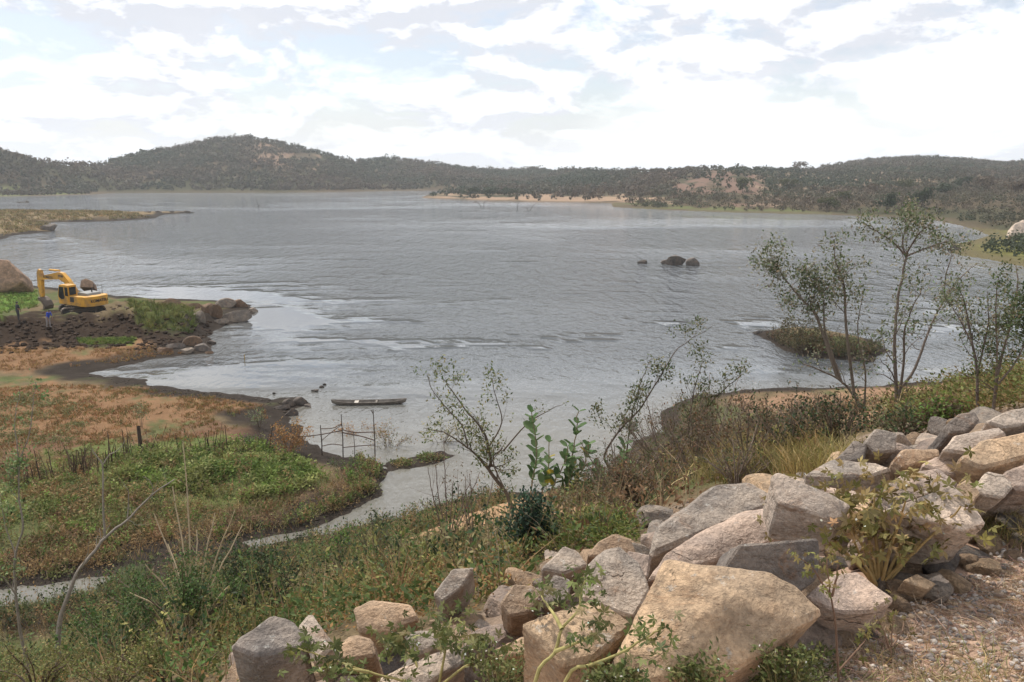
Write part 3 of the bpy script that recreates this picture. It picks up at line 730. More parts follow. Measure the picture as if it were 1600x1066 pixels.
R_([(1187, 1020), (1215, 985), (1240, 985), (1232, 1020), (1200, 1032)], 50, 0.2, "brown", "brown stone leaning on the right foot of the largest boulder", lift=0.12)
R_([(1210, 955), (1218, 943), (1236, 948), (1240, 962), (1222, 968)], 50, 0.12, "pale", "fist-sized pale stone lying on the largest boulder", lift=0.42)
R_([(360, 1010), (375, 995), (427, 965), (456, 969), (482, 996), (470, 1012), (400, 1024)], 24, 0.62, "slate", "big dark-fronted boulder at the bottom left among weeds", lift=0.62, front=0.6)
R_([(462, 980), (485, 955), (503, 982), (523, 1010), (490, 1040), (478, 1000)], 42, 0.6, "grey", "pointed grey rock right behind the big dark-fronted boulder", lift=0.5)
R_([(521, 1010), (560, 991), (582, 998), (586, 1024), (535, 1034)], 36, 0.45, "orange", "tan block right of the pointed grey rock", lift=0.4)
R_([(632, 992), (655, 984), (682, 985), (686, 1010), (642, 1028)], 42, 0.45, "grey", "grey block half behind the flowering stems", lift=0.35)
R_([(589, 1066), (674, 1024), (722, 1010), (728, 1034), (657, 1076), (610, 1084)], 28, 0.45, "pale", "pale slab along the bottom edge left of centre", lift=0.3)
R_([(722, 1010), (740, 1000), (766, 994), (770, 1008), (748, 1018)], 20, 0.26, "dark", "dark square-ended block beside the pale slab", lift=0.35, front=0.75)
R_([(766, 1016), (818, 991), (838, 1000), (830, 1020), (780, 1030)], 34, 0.4, "tan", "narrow tan slab below the flat-topped tan boulder", lift=0.3)
R_([(676, 928), (706, 888), (742, 885), (722, 918), (690, 940)], 38, 0.45, "grey", "long grey rock sunk in weeds above the riprap", lift=0.35)
R_([(551, 950), (580, 935), (641, 945), (655, 968), (610, 988), (560, 984)], 36, 0.45, "orange", "reddish-brown rock under dry stems", lift=0.35)
R_([(515, 1075), (530, 1055), (560, 1052), (580, 1075)], 36, 0.4, "pale", "pale stone top showing at the bottom edge beside the big dark-fronted boulder", lift=0.3)

# loose fill stones: a few shapes, many copies
def plane_cut_stone(seed, sub):
    rg = np.random.default_rng(1000 + seed)
    bm = bmesh.new(); bmesh.ops.create_icosphere(bm, subdivisions=sub, radius=1.0)
    nn = unit(rg.normal(size=(11, 3))); dd = rg.uniform(0.5, 0.85, 11)
    sc = np.array([1.0, rg.uniform(0.6, 0.9), rg.uniform(0.42, 0.7)])
    for v in bm.verts:
        p = np.array(v.co)
        for a, b in zip(nn, dd):
            e = p @ a - b
            if e > 0: p = p - a * e
        q = Vector(p * 2.3 + seed)
        p = p * (1 + 0.05 * mnoise.noise(q) + 0.03 * mnoise.noise(q * 3))
        v.co = p * sc
    me = bpy.data.meshes.new("stone"); bm.to_mesh(me); bm.free()
    me.materials.append(MATS["rock"])
    return me
STONES = [plane_cut_stone(i, 3) for i in range(9)]
SMALL = [plane_cut_stone(20 + i, 2) for i in range(7)]
RIPPOLY = [(370, 1110), (380, 1030), (520, 1010), (690, 990), (780, 950), (860, 890), (1000, 860), (1030, 815), (1200, 765), (1330, 725), (1430, 690), (1660, 655), (1700, 770), (1560, 790), (1400, 850), (1330, 960), (1150, 1100)]
def place_stone(me, p, s, col, label, group, name="stone", sink=0.25):
    o = link(name, me); o.location = (p[0], p[1], p[2] + s * (0.5 - sink) * 0.6); o.scale = (s, s, s)
    o.rotation_euler = (rng.normal(0, 0.3), rng.normal(0, 0.3), rng.uniform(0, 6.28))
    c = np.array(ROCKC[col]) * rng.uniform(0.8, 1.12); o.color = (*c, 1)
    tag(o, label, "stone", group)
CN_ = {"grey": "grey", "pink": "pinkish", "tan": "tan", "dark": "dark", "pale": "pale", "orange": "orange-tan"}
cols_ = ["grey", "pink", "tan", "dark", "pale", "orange", "grey", "pink"]
n = 0
cand = rng.uniform((-9, 2), (22, 26), (9000, 2))
hz = height(cand[:, 0], cand[:, 1]); cpx, cpy = proj(np.stack([cand[:, 0], cand[:, 1], hz], -1))
ok = poly_sd(RIPPOLY, cpx, cpy) > 0
placed = []
for (x, y), z in zip(cand[ok], hz[ok]):
    s = rng.uniform(0.11, 0.32)
    if any((x - a) ** 2 + (y - b) ** 2 < (0.52 * (s + c)) ** 2 for a, b, c in placed): continue
    placed.append((x, y, s)); k = rng.integers(9)
    cc = cols_[rng.integers(8)]; place_stone(STONES[k], (x, y, z), s, cc, f"rough {CN_[cc]} broken stone wedged between the riprap boulders", f"{CN_[cc]} fill stones of the riprap")
    n += 1
    if n >= 260: break
# gravel of the crest: individual stones
GRAVEL = [(1330, 830), (1440, 800), (1640, 770), (1700, 840), (1560, 880), (1480, 930), (1400, 990), (1290, 1010), (1180, 1066), (1160, 1030), (1250, 990), (1380, 950)]
cand = rng.uniform((0.4, 2.2), (7.5, 7.5), (9000, 2)); hz = height(cand[:, 0], cand[:, 1]); cpx, cpy = proj(np.stack([cand[:, 0], cand[:, 1], hz], -1))
ok = poly_sd(GRAVEL, cpx, cpy) > 0
n = 0
for (x, y), z in zip(cand[ok], hz[ok]):
    s = 0.034 + 0.10 * rng.random() ** 1.8
    cc = cols_[rng.integers(8)]; place_stone(SMALL[rng.integers(7)], (x, y, z), s, cc, f"small loose {CN_[cc]} stone in the gravel at the crest's edge", f"{CN_[cc]} gravel stones at the edge of the crest", sink=0.1)
    n += 1
    if n >= 165: break
# shore rocks
def shore_rock(px, py, w, h, col, label, group=None, sink=0.25):
    b = hit(px, py)
    if b[2] < 0: b = G(px, py)
    s = b[1] / FPX * w / 2
    o = link("shore_rock", STONES[rng.integers(9)]); sy = s * 0.8; sz = b[1] / FPX * h / 0.9
    o.location = (b[0], b[1] + sy * 0.3, b[2] + sz * 0.12); o.scale = (s * 1.15, sy, sz * 1.5); o.rotation_euler = (0, 0, rng.uniform(-0.5, 0.5))
    c = np.array(ROCKC[col]) * rng.uniform(0.5, 0.8); o.color = (*c, 1)
    tag(o, label, "rock", group)
shore_rock(1056, 414, 30, 20, "slate", "tallest block of the rocks standing in the lake")
shore_rock(1084, 415, 26, 13, "slate", "lower right block of the rocks standing in the lake")
shore_rock(1040, 413, 14, 7, "slate", "small left block of the rocks standing in the lake")
shore_rock(1004, 412, 15, 8, "dark", "lone small rock in the lake left of the tall block")
for (a, b, w, h), od in ordered([(335, 496, 26, 26), (368, 503, 44, 26), (352, 480, 30, 14), (375, 480, 26, 13), (395, 487, 14, 9), (310, 500, 22, 20), (300, 482, 26, 12), (262, 478, 34, 10), (322, 488, 22, 16), (345, 506, 22, 12)]):
    shore_rock(a, b, w, h, ["grey", "brown"][rng.integers(2)], f"{od} from the left of the boulders heaped at the excavator's promontory tip", "boulders at the promontory tip")
for (a, b, w, h), od in ordered([(315, 548, 26, 16), (300, 540, 28, 15), (272, 545, 30, 12), (326, 553, 14, 6), (290, 552, 24, 9), (330, 538, 16, 8), (255, 550, 26, 8)]):
    shore_rock(a, b, w, h, ["grey", "brown", "dark"][rng.integers(3)], f"{od} from the left of the low boulders below the promontory, at the cove", "boulders on the small shore point")
for (a, b, w, h), od in ordered([(470, 632, 26, 13), (452, 634, 22, 12), (440, 640, 24, 10), (480, 636, 16, 6), (455, 650, 20, 10)]):
    shore_rock(a, b, w, h, "dark", f"{od} from the left of the dark muddy lumps left of the canoe", "muddy lumps near the canoe")
for (a, b, w), od in ordered([(492, 612, 13), (503, 606, 9), (507, 602, 6)]):
    shore_rock(a, b, w, 4, "dark", f"{od} from the left of three dark stones breaking the water near the canoe", "stones in the water near the canoe")
shore_rock(428, 616, 5, 4, "dark", "tiny dark stone in the shallows left of the canoe")
shore_rock(1184, 522, 14, 7, "dark", "dark rock at the left end of the bushy islet")
shore_rock(1350, 566, 12, 6, "dark", "dark rock at the lower edge of the bushy islet")
shore_rock(1492, 391, 18, 7, "dark", "dark rock at the tip of the green point on the right")
shore_rock(75, 360, 24, 11, "dark", "dark rock at the end of the small straw-coloured point")
for (a, b, w, h), od in ordered([(247, 332, 12, 4), (268, 332, 7, 4), (290, 332, 18, 3), (230, 332, 10, 3)]):
    shore_rock(a, b, w, h, "dark", f"{od} from the left of the rocks along the straw-coloured spit's tip", "rocks at the tip of the spit")
boulder([(-40, 452), (-40, 415), (-8, 404), (14, 406), (30, 424), (35, 440), (22, 450), (-5, 456)], 62, 3.0, "brown", "huge rounded brown boulder at the left edge by the excavator", lift=0.3, voxel=0.12, name="shore_boulder")
boulder([(124, 449), (126, 438), (134, 435), (145, 440), (146, 449)], 60, 1.2, "brown", "brown boulder behind the excavator's engine cover", lift=0.6, voxel=0.08, name="shore_boulder")
boulder([(1578, 368), (1584, 350), (1600, 342), (1625, 346), (1625, 372)], 55, 3, "pale", "pale grey boulder at the right edge above the green point", lift=0.5, voxel=0.2, name="shore_boulder")
# ------------------------------------------------------------------ plants drawn stem by stem
def smooth_path(pts, k=4):
    pts = np.asarray(pts, float)
    if len(pts) < 3: return np.array([pts[0] + (pts[-1] - pts[0]) * t for t in np.linspace(0, 1, k + 1)])
    out = []
    q = np.concatenate([[2 * pts[0] - pts[1]], pts, [2 * pts[-1] - pts[-2]]])
    for i in range(1, len(q) - 2):
        for t in np.linspace(0, 1, k, endpoint=False):
            a, b, c, d = q[i - 1], q[i], q[i + 1], q[i + 2]
            out.append(0.5 * (2 * b + (c - a) * t + (2 * a - 5 * b + 4 * c - d) * t * t + (3 * b - a - 3 * c + d) * t ** 3))
    out.append(pts[-1]); return np.array(out)
class Plant:
    def __init__(s, name, base, wood=(0.10, 0.08, 0.065)):
        s.name = name; s.base = np.asarray(base, float); s.W = Batch(); s.L = Batch(); s.F = Batch(); s.wood = wood; s.twigs = []
    def stem(s, pts, Y, r0, r1, drift=0.0, kids=0, klen=0.4, sub=1, wood=None, sides=6):
        """pts photo corners of a stem at forward distance Y; drift moves its tip nearer or farther"""
        pts = np.asarray(pts, float); Ys = Y + drift * np.linspace(0, 1, len(pts)) ** 1.3
        path = smooth_path(P(pts[:, 0], pts[:, 1], Ys)) - s.base
        path = path + rng.normal(0, 0.006 * Y / 10, path.shape) * np.linspace(0, 1, len(path))[:, None]
        s.limb(path, r0, r1, kids, klen, sub, wood, sides)
        return path
    def limb(s, path, r0, r1, kids=0, klen=0.4, sub=1, wood=None, sides=5):
        m = len(path); w = wood or s.wood
        s.W.tube(path, np.linspace(r0, r1, m), w, sides)
        s.twigs.append(path[int(m * 0.6):])
        tan = unit(np.gradient(path, axis=0))
        for k in range(kids):
            t = rng.uniform(0.28, 1.0); i = min(int(t * (m - 1)), m - 1)
            d = unit(tan[i] * 0.75 + rng.normal(0, 0.55, 3) + np.array([0, 0, 0.12]))
            ln = klen * (1.15 - 0.6 * t) * rng.uniform(0.5, 1.25)
            st = [path[i]]; q = d
            for _ in range(4):
                q = unit(q + rng.normal(0, 0.22, 3) + np.array([0, 0, 0.05])); st.append(st[-1] + q * ln / 4)
            rr = max(np.interp(t, [0, 1], [r0, r1]) * 0.40, r1 * 0.5)
            s.limb(np.array(st), rr, rr * 0.3, int(kids * 0.45) if sub > 0 else 0, klen * 0.5, sub - 1, wood, 4 if sub > 0 else 3)
    def foliage(s, n, L, W, pal, spread=0.05, weights=None, zmin=-9, keep=None, droop=0.0):
        """n leaves along the twigs, gathered in small sprays"""
        tw = [t for t in s.twigs if len(t) > 1]
        if not tw: return
        per = 6; m = max(n // per, 1)
        P0 = []; D0 = []
        for k in range(m):
            t = tw[rng.integers(len(tw))]; i = rng.integers(len(t)); p = t[i]
            if p[2] < zmin: continue
            P0.append(p); D0.append(unit(t[-1] - t[0] + 1e-6))
        if not P0: return
        P0 = np.repeat(np.array(P0), per, 0); D0 = np.repeat(np.array(D0), per, 0); nn = len(P0)
        p = P0 + rng.normal(0, spread, (nn, 3)); d = unit(D0 * 0.5 + rng.normal(0, 0.75, (nn, 3)) + np.array([0, 0, -droop]))
        cols = jit_cols(nn, pal, weights)
        s.L.leaves(p, d, L * rng.uniform(0.7, 1.25, nn), W * rng.uniform(0.7, 1.2, nn), cols)
    def palmate(s, tips, n, L, pal, spread):
        for t in tips:
            for _ in range(n):
                c = np.asarray(t) + rng.normal(0, spread, 3); ax = unit(rng.normal(0, 0.7, 3) + np.array([0, -0.25, 0.55]))
                a = unit(np.cross(ax, rng.normal(size=3))); b = np.cross(ax, a)
                ang = np.array([-1.9, -0.95, 0, 0.95, 1.9]) + rng.uniform(0, 6.28)
                d = np.cos(ang)[:, None] * a + np.sin(ang)[:, None] * b - ax * 0.25
                l = L * np.array([0.6, 0.9, 1.0, 0.9, 0.6]) * rng.uniform(0.7, 1.2)
                s.L.leaves(np.repeat(c[None], 5, 0), d, l, l * 0.42, np.repeat(jit_cols(1, pal), 5, 0) * rng.uniform(0.9, 1.1, (5, 1)), up=ax)
    def flowers(s, pts, n, size, spread, col=(0.72, 0.72, 0.62)):
        for t in pts:
            p = np.asarray(t) + rng.normal(0, spread, (n, 3)); d = unit(rng.normal(size=(n, 3)) + np.array([0, -0.3, 0.6]))
            s.F.leaves(p, d, size, size * 0.8, jit_cols(n, [col], var=0.1))
    def done(s, label, cat, group=None, wood_name="trunk", leaf_name="crown"):
        root = empty(s.name, s.base)
        if s.W.n: link(wood_name, s.W.mesh(wood_name, True), root, MATS["bark"])
        if s.L.n: link(leaf_name, s.L.mesh(leaf_name), root, MATS["leaf"])
        if s.F.n: link("flowers", s.F.mesh("flowers"), root, MATS["leaf"])["kind"] = "stuff"
        tag(root, label, cat, group); return root
def W_(p, q, Y, base): return P(p, q, Y) - base
GL = [(0.075, 0.105, 0.045), (0.11, 0.13, 0.06), (0.05, 0.075, 0.035), (0.14, 0.13, 0.07)]
GREY_L = [(0.20, 0.20, 0.135), (0.14, 0.16, 0.09), (0.25, 0.22, 0.155), (0.085, 0.115, 0.05)]

# tall thin tree on the right
b = hit(1402, 655); Y = b[1]; sc = Y / 13.0
t = Plant("thin_tree", b, (0.15, 0.12, 0.10))
t.stem([(1402, 668), (1402, 655), (1400, 600), (1398, 540), (1402, 480), (1412, 420), (1417, 400)], Y, 0.036 * sc, 0.014 * sc, 0.2, 9, 0.75 * sc, 2)
for st in ([(1417, 402), (1395, 378), (1370, 362), (1352, 350)], [(1416, 405), (1410, 375), (1420, 352), (1430, 340)], [(1417, 400), (1450, 387), (1478, 378), (1500, 380)], [(1417, 395), (1434, 368), (1450, 352)]):
    t.stem(st, Y + 0.2, 0.016 * sc, 0.004 * sc, rng.uniform(-0.6, 0.6), 9, 0.42 * sc, 2)
t.stem([(1402, 640), (1412, 570), (1413, 520), (1422, 490), (1440, 450)], Y, 0.024 * sc, 0.006 * sc, -0.7, 9, 0.6 * sc, 2)
t.stem([(1404, 612), (1430, 575), (1450, 520), (1475, 470), (1505, 430), (1528, 412)], Y, 0.026 * sc, 0.005 * sc, 0.7, 8, 0.5 * sc, 2)
t.stem([(1475, 470), (1478, 430), (1486, 400), (1480, 370)], Y + 0.4, 0.013 * sc, 0.003 * sc, 0.2, 6, 0.3 * sc, 0)
t.foliage(3200, 0.062 * sc, 0.030 * sc, GREY_L, 0.07 * sc, zmin=0.9)
t.done("tallest thin tree on the right, forked trunk over the bright water", "tree")

b = hit(1356, 660); Y = b[1]; sc = Y / 13.0
t = Plant("thin_tree", b, (0.17, 0.14, 0.115))
t.stem([(1362, 672), (1356, 660), (1335, 620), (1309, 592), (1277, 576), (1255, 569)], Y, 0.030 * sc, 0.008 * sc, 0.3, 7, 0.6 * sc, 1)
t.stem([(1335, 620), (1322, 511), (1319, 447), (1306, 409), (1303, 374)], Y, 0.026 * sc, 0.005 * sc, -0.5, 11, 0.55 * sc, 2)
t.stem([(1309, 592), (1277, 498), (1255, 470), (1230, 441), (1208, 409), (1195, 412)], Y, 0.026 * sc, 0.005 * sc, 0.5, 12, 0.55 * sc, 2)
t.stem([(1315, 597), (1290, 520), (1285, 460), (1262, 430)], Y, 0.02 * sc, 0.004 * sc, 0.2, 10, 0.5 * sc, 2)
t.stem([(1350, 648), (1352, 580), (1340, 520), (1350, 450)], Y, 0.018 * sc, 0.004 * sc, -0.4, 8, 0.45 * sc, 1)
t.foliage(4300, 0.056 * sc, 0.032 * sc, GREY_L, 0.08 * sc, zmin=0.9)
t.done("left-leaning thin tree with grey-green leaves in front of the islet", "tree")

b = hit(1528, 656); Y = b[1]; sc = Y / 13.0
t = Plant("thin_tree", b, (0.14, 0.11, 0.095))
t.stem([(1529, 668), (1528, 656), (1526, 575), (1517, 527), (1507, 473), (1495, 440)], Y, 0.036 * sc, 0.005 * sc, 0.3, 10, 0.5 * sc, 1)
t.stem([(1526, 590), (1537, 540), (1545, 498), (1542, 455)], Y, 0.018 * sc, 0.004 * sc, -0.3, 9, 0.4 * sc, 1)
t.stem([(1520, 540), (1500, 500), (1482, 473), (1470, 465)], Y, 0.013 * sc, 0.003 * sc, 0.3, 7, 0.35 * sc, 1)
t.foliage(1500, 0.058 * sc, 0.03 * sc, GREY_L, 0.08 * sc, zmin=0.5)
t.done("sparse thin tree standing right of the tallest one, dark slim trunk", "tree")

b = hit(1552, 652); Y = b[1]; sc = Y / 13.0
t = Plant("thin_tree", b, (0.15, 0.12, 0.10))
t.stem([(1550, 662), (1552, 640), (1561, 575), (1577, 511), (1590, 447), (1587, 415)], Y, 0.034 * sc, 0.006 * sc, 0.3, 11, 0.55 * sc, 1)
t.stem([(1553, 630), (1558, 560), (1556, 479), (1560, 430)], Y, 0.02 * sc, 0.004 * sc, -0.4, 10, 0.45 * sc, 1)
t.stem([(1560, 600), (1590, 560), (1612, 500), (1625, 440)], Y, 0.02 * sc, 0.004 * sc, 0.2, 10, 0.5 * sc, 2)
t.foliage(3000, 0.06 * sc, 0.032 * sc, GL, 0.08 * sc, zmin=0.4)
t.done("leafier thin tree cut by the right edge of the view", "tree")

# thin tree in the middle over the inlet
b = hit(800, 802); Y = b[1]; sc = Y / 11.0
t = Plant("thin_tree", b, (0.125, 0.10, 0.08))
t.stem([(806, 815), (800, 800), (791, 770), (765, 736), (767, 722), (761, 688), (746, 661), (728, 642), (705, 609), (690, 590)], Y, 0.036 * sc, 0.005 * sc, 0.3, 15, 0.55 * sc, 2)
t.stem([(765, 736), (743, 710), (724, 695), (694, 676), (662, 668)], Y, 0.02 * sc, 0.004 * sc, -0.4, 9, 0.4 * sc, 1)
t.stem([(731, 698), (722, 665), (700, 640), (675, 609), (667, 582)], Y - 0.1, 0.013 * sc, 0.003 * sc, 0.3, 9, 0.35 * sc, 1)
t.stem([(763, 700), (784, 660), (775, 620), (768, 590)], Y, 0.012 * sc, 0.003 * sc, -0.3, 9, 0.35 * sc, 1)
t.stem([(786, 705), (825, 661), (863, 639), (888, 628)], Y, 0.012 * sc, 0.002 * sc, 0.3, 7, 0.28 * sc, 0)
t.stem([(790, 768), (770, 720), (786, 700)], Y, 0.012 * sc, 0.008 * sc, 0.0, 2, 0.2 * sc, 0)
t.foliage(1700, 0.055 * sc, 0.024 * sc, [(0.09, 0.125, 0.05), (0.13, 0.15, 0.06), (0.20, 0.18, 0.07)], 0.05 * sc, zmin=0.3)
t.done("spindly twisted tree in front of the inlet, left of the broad-leaved shrub", "tree")

# broad-leaved shrub with paired grey-green leaves
b = hit(850, 800); Y = b[1] - 0.3; sc = Y / 10.0
t = Plant("broad_leaved_shrub", b, (0.30, 0.25, 0.17))
CAL = [(0.115, 0.185, 0.075), (0.15, 0.22, 0.10), (0.09, 0.15, 0.06)]
cal = [([(829, 785), (832, 750), (838, 717), (836, 680), (830, 646)], 9), ([(845, 785), (850, 755), (857, 735), (858, 692)], 6), ([(856, 782), (866, 755), (882, 725), (888, 698)], 5),
       ([(862, 780), (880, 765), (893, 745), (898, 728)], 6), ([(870, 778), (892, 720), (900, 680), (902, 643)], 5), ([(876, 785), (905, 745), (917, 715), (919, 694)], 5), ([(885, 788), (918, 770), (934, 748), (936, 728)], 6),
       ([(880, 795), (905, 785), (914, 770), (912, 758)], 5), ([(905, 800), (955, 760), (973, 725), (976, 694)], 7), ([(925, 800), (980, 762), (1015, 745), (1042, 726)], 8)]
for k, (st, m) in enumerate(cal):
    path = t.stem([(850 + (st[0][0] - 850) * 0.4, 815)] + st, Y, 0.013 * sc, 0.006 * sc, rng.uniform(-0.5, 0.5))
    n0 = len(path); tan = unit(np.gradient(path, axis=0))
    m = int(m * 1.4)
    for j in range(m + 1):
        f = 0.44 + 0.56 * j / m; i = int(f * (n0 - 1)); sgn = unit(np.cross(tan[i], np.array([0.2, 1.0, 0.1]) if j % 2 else np.array([1.0, 0.3, 0.1])))
        for sg in (-1, 1):
            d = unit(sgn * sg + tan[i] * 0.75 + rng.normal(0, 0.12, 3))
            L = 0.15 * sc * rng.uniform(0.8, 1.15) * (1.0 if f < 0.92 else 0.75)
            # rounded leaf: two halves of two quads
            side = unit(np.cross(d, tan[i] + rng.normal(0, 0.2, 3))); nor = np.cross(side, d); p0 = path[i]
            vv = [p0]
            for (a, w) in ((0.22, 0.26), (0.55, 0.36), (0.85, 0.24)):
                vv += [p0 + d * L * a + side * L * w + nor * L * 0.10, p0 + d * L * a - nor * L * 0.02, p0 + d * L * a - side * L * w + nor * L * 0.10]
            vv.append(p0 + d * L)
            ff = np.array([[0, 1, 2, 2], [0, 2, 3, 3], [1, 4, 5, 2], [2, 5, 6, 3], [4, 7, 8, 5], [5, 8, 9, 6], [7, 10, 8, 8], [8, 10, 9, 9]])
            col = CAL[rng.integers(3)] if rng.random() > 0.06 else (0.42, 0.34, 0.06)
            vv = np.array(vv)
            quads = ff[2:6]; tris = ff[[0, 1, 6, 7]][:, :3]
            t.L.add(vv, quads, np.repeat(np.array(col)[None] * rng.uniform(0.85, 1.15), 11, 0))
            # corner triangles as thin quads through the edge midpoint
            ext = []; fq = []; base_n = 0
            for tr in tris:
                A, Bq, Cq = vv[tr[0]], vv[tr[1]], vv[tr[2]]
                ext += [A, Bq, (Bq + Cq) / 2, Cq]; fq.append([base_n, base_n + 1, base_n + 2, base_n + 3]); base_n += 4
            t.L.add(np.array(ext), np.array(fq), np.repeat(np.array(col)[None], len(ext), 0))
t.done("pale-stemmed shrub with large rounded paired leaves against the grey inlet", "shrub", wood_name="stems", leaf_name="leaves")

# generic bush: twigs fanning from a base and leaves round them
def ground_at(px, py, Y):
    q = P(px, py, Y); q[2] = hgt(q[0], q[1]); return q, float(proj(q)[1])
def bush(px, py, w, h, nst, nleaf, leaf, pal, label, name="bush", wood=(0.13, 0.10, 0.075), lift=0.0, group=None, kids=5, cat="bush", Y=None, weights=None):
    b = hit(px, py); gy = py
    if Y is not None: b, gy = ground_at(px, py, Y)
    Y = b[1]; s = Y / FPX
    t = Plant(name, b, wood)
    for k in range(nst):
        ex = rng.uniform(-0.5, 0.5) * w; hh = h * rng.uniform(0.6, 1.0) * (1 - 0.55 * abs(ex) / (0.5 * w + 1e-6) * rng.random())
        st = [(px + ex * 0.08, max(gy, py) + 6), (px + ex * 0.35, py - hh * 0.35), (px + ex * 0.75, py - hh * 0.72), (px + ex * rng.uniform(0.9, 1.1), py - hh)]
        t.stem(st, Y, float(np.clip(0.010 * Y / 8, 0.004, 0.015)), float(np.clip(0.003 * Y / 8, 0.001, 0.005)), rng.uniform(-0.5, 0.5) * w * s, kids, 0.35 * h * s, 1, sides=4)
    if nleaf: t.foliage(nleaf, leaf, leaf * 0.5, pal, leaf * 1.1, weights)
    return t.done(label, cat, group, "stems", "leaves")
DKG = [(0.035, 0.055, 0.025), (0.05, 0.075, 0.03), (0.028, 0.045, 0.022)]
BRN = [(0.13, 0.085, 0.05), (0.10, 0.075, 0.045), (0.075, 0.08, 0.04), (0.17, 0.10, 0.055)]
OLV = [(0.14, 0.13, 0.045), (0.10, 0.115, 0.045), (0.19, 0.16, 0.06)]
bush(826, 862, 70, 88, 12, 1600, 0.065, [(0.04, 0.07, 0.045), (0.055, 0.09, 0.055), (0.03, 0.05, 0.035)], "dense dark blue-green bush at the foot of the spindly tree")
for (a, b_, w, h, c, lab) in [(1085, 745, 150, 120, BRN, "brown twiggy bush at the left end of the thicket, nearest the leaning shrub"), (1165, 735, 150, 120, BRN, "brown-green tangled bush in the middle of the thicket"),
                              (1235, 720, 130, 110, DKG, "dark green bush of the thicket above the straw grass"), (1310, 700, 110, 90, DKG, "dark green bush beside the base of the left-leaning tree"),
                              (1410, 690, 100, 60, GL, "low green bush round the foot of the tallest thin tree"), (1050, 700, 110, 80, BRN, "bare-twigged bush on the bank beside the inlet"),
                              (1470, 672, 70, 46, [(0.10, 0.16, 0.04), (0.13, 0.19, 0.05)], "bright green low bush between the two right-hand trunks"), (1000, 790, 110, 70, BRN, "rusty brown low bush below the leaning shrub")]:
    bush(a, b_, w, h, 16, 1050, 0.055, c + BRN[:2], lab, kids=8, wood=(0.18, 0.14, 0.11))
for (a, b_, w, h, lab) in [(1075, 690, 130, 85, "bare brown tangle at the waterline where the right bank begins"), (1130, 668, 150, 64, "grey-brown leafless tangle above the inlet's far bank"), (1200, 690, 150, 84, "brown bramble tangle in front of the bare beach"),
                           (1030, 725, 100, 70, "rust-brown brush low beside the leaning shrub"), (1265, 680, 130, 74, "twiggy brown brush under the left-leaning tree"), (1150, 760, 120, 80, "brown twig heap just above the straw grass"), (965, 790, 150, 120, "tangle of bare brown twigs right of the broad-leaved shrub"), (1045, 750, 160, 150, "tall tangle of grey-brown twigs under the leaning shrub"), (1110, 715, 150, 150, "tall twiggy tangle crossing the bright inlet shore")]:
    bush(a, b_, w, h, 17, 520, 0.042, BRN + GL, lab, name="brush_tangle", wood=(0.21, 0.165, 0.135), kids=10)
# islet bushes
bush(1262, 548, 110, 52, 14, 1500, 0.22, [(0.10, 0.085, 0.05), (0.085, 0.085, 0.045), (0.12, 0.10, 0.055)], "brown bush heaped on the left of the islet", kids=6)
bush(1335, 556, 90, 34, 12, 1000, 0.2, [(0.10, 0.10, 0.05), (0.085, 0.085, 0.045)], "lower brown bush on the right of the islet", kids=6)

# leaning shrub over the inlet
b = hit(985, 760); Y = b[1]; sc = Y / 12
t = Plant("leaning_shrub", b, (0.105, 0.082, 0.066))
t.stem([(985, 770), (955, 735), (945, 710), (970, 670), (999, 640), (1030, 590), (1060, 545), (1112, 510)], Y, 0.022 * sc, 0.004 * sc, 0.3, 14, 0.5 * sc, 2)
t.stem([(985, 765), (1000, 715), (1052, 690), (1090, 655), (1120, 620), (1160, 585)], Y, 0.03 * sc, 0.005 * sc, -0.3, 14, 0.55 * sc, 2)
t.stem([(975, 750), (985, 660), (1000, 600), (1018, 560)], Y, 0.014 * sc, 0.003 * sc, 0.3, 9, 0.4 * sc, 1)
t.stem([(1052, 690), (1085, 690), (1125, 692)], Y - .3, 0.014 * sc, 0.004 * sc, 0.2, 6, 0.4 * sc, 1)
t.stem([(1075, 670), (1085, 610), (1100, 560)], Y - .3, 0.012 * sc, 0.003 * sc, 0.2, 9, 0.4 * sc, 1)
t.foliage(3000, 0.055 * sc, 0.026 * sc, [(0.10, 0.12, 0.055), (0.075, 0.095, 0.045), (0.17, 0.15, 0.07)], 0.05 * sc, zmin=0.2)
t.done("right-leaning shrub with long arching stems over the inlet's right bank", "shrub", wood_name="stems", leaf_name="leaves")

# dead pale tree and sapling at the bottom left
PALE = (0.27, 0.235, 0.20)
b, gy = ground_at(88, 1052, 11.5); Y = b[1]
t = Plant("dead_tree", b, PALE)
t.stem([(87, gy + 6), (90, 1040), (93, 973), (107, 930), (121, 895), (142, 869), (166, 839), (199, 812), (233, 778), (272, 748)], Y, 0.046, 0.008, 0.4, 7, 0.5, 1)
t.stem([(164, 838), (161, 790), (160, 728), (150, 712), (143, 700)], Y + 0.2, 0.018, 0.004, -0.2, 3, 0.2, 0)
t.stem([(160, 728), (170, 712), (184, 704), (196, 688)], Y + 0.15, 0.010, 0.003, 0.1, 3, 0.2, 0)
t.stem([(199, 812), (201, 785), (200, 768), (192, 752)], Y + 0.3, 0.012, 0.003, -0.2, 2, 0.15, 0)
t.stem([(233, 778), (240, 765), (232, 750), (222, 745)], Y + 0.3, 0.008, 0.003, -0.2, 2, 0.15, 0)
t.stem([(121, 895), (135, 870), (140, 845)], Y + 0.1, 0.01, 0.003, -0.2, 2, 0.15, 0)
t.done("bare silver-grey dead tree leaning right at the lower left", "tree", wood_name="trunk")
b, gy = ground_at(44, 1056, 11.0); Y = b[1]
t = Plant("sapling", b, (0.22, 0.19, 0.155))
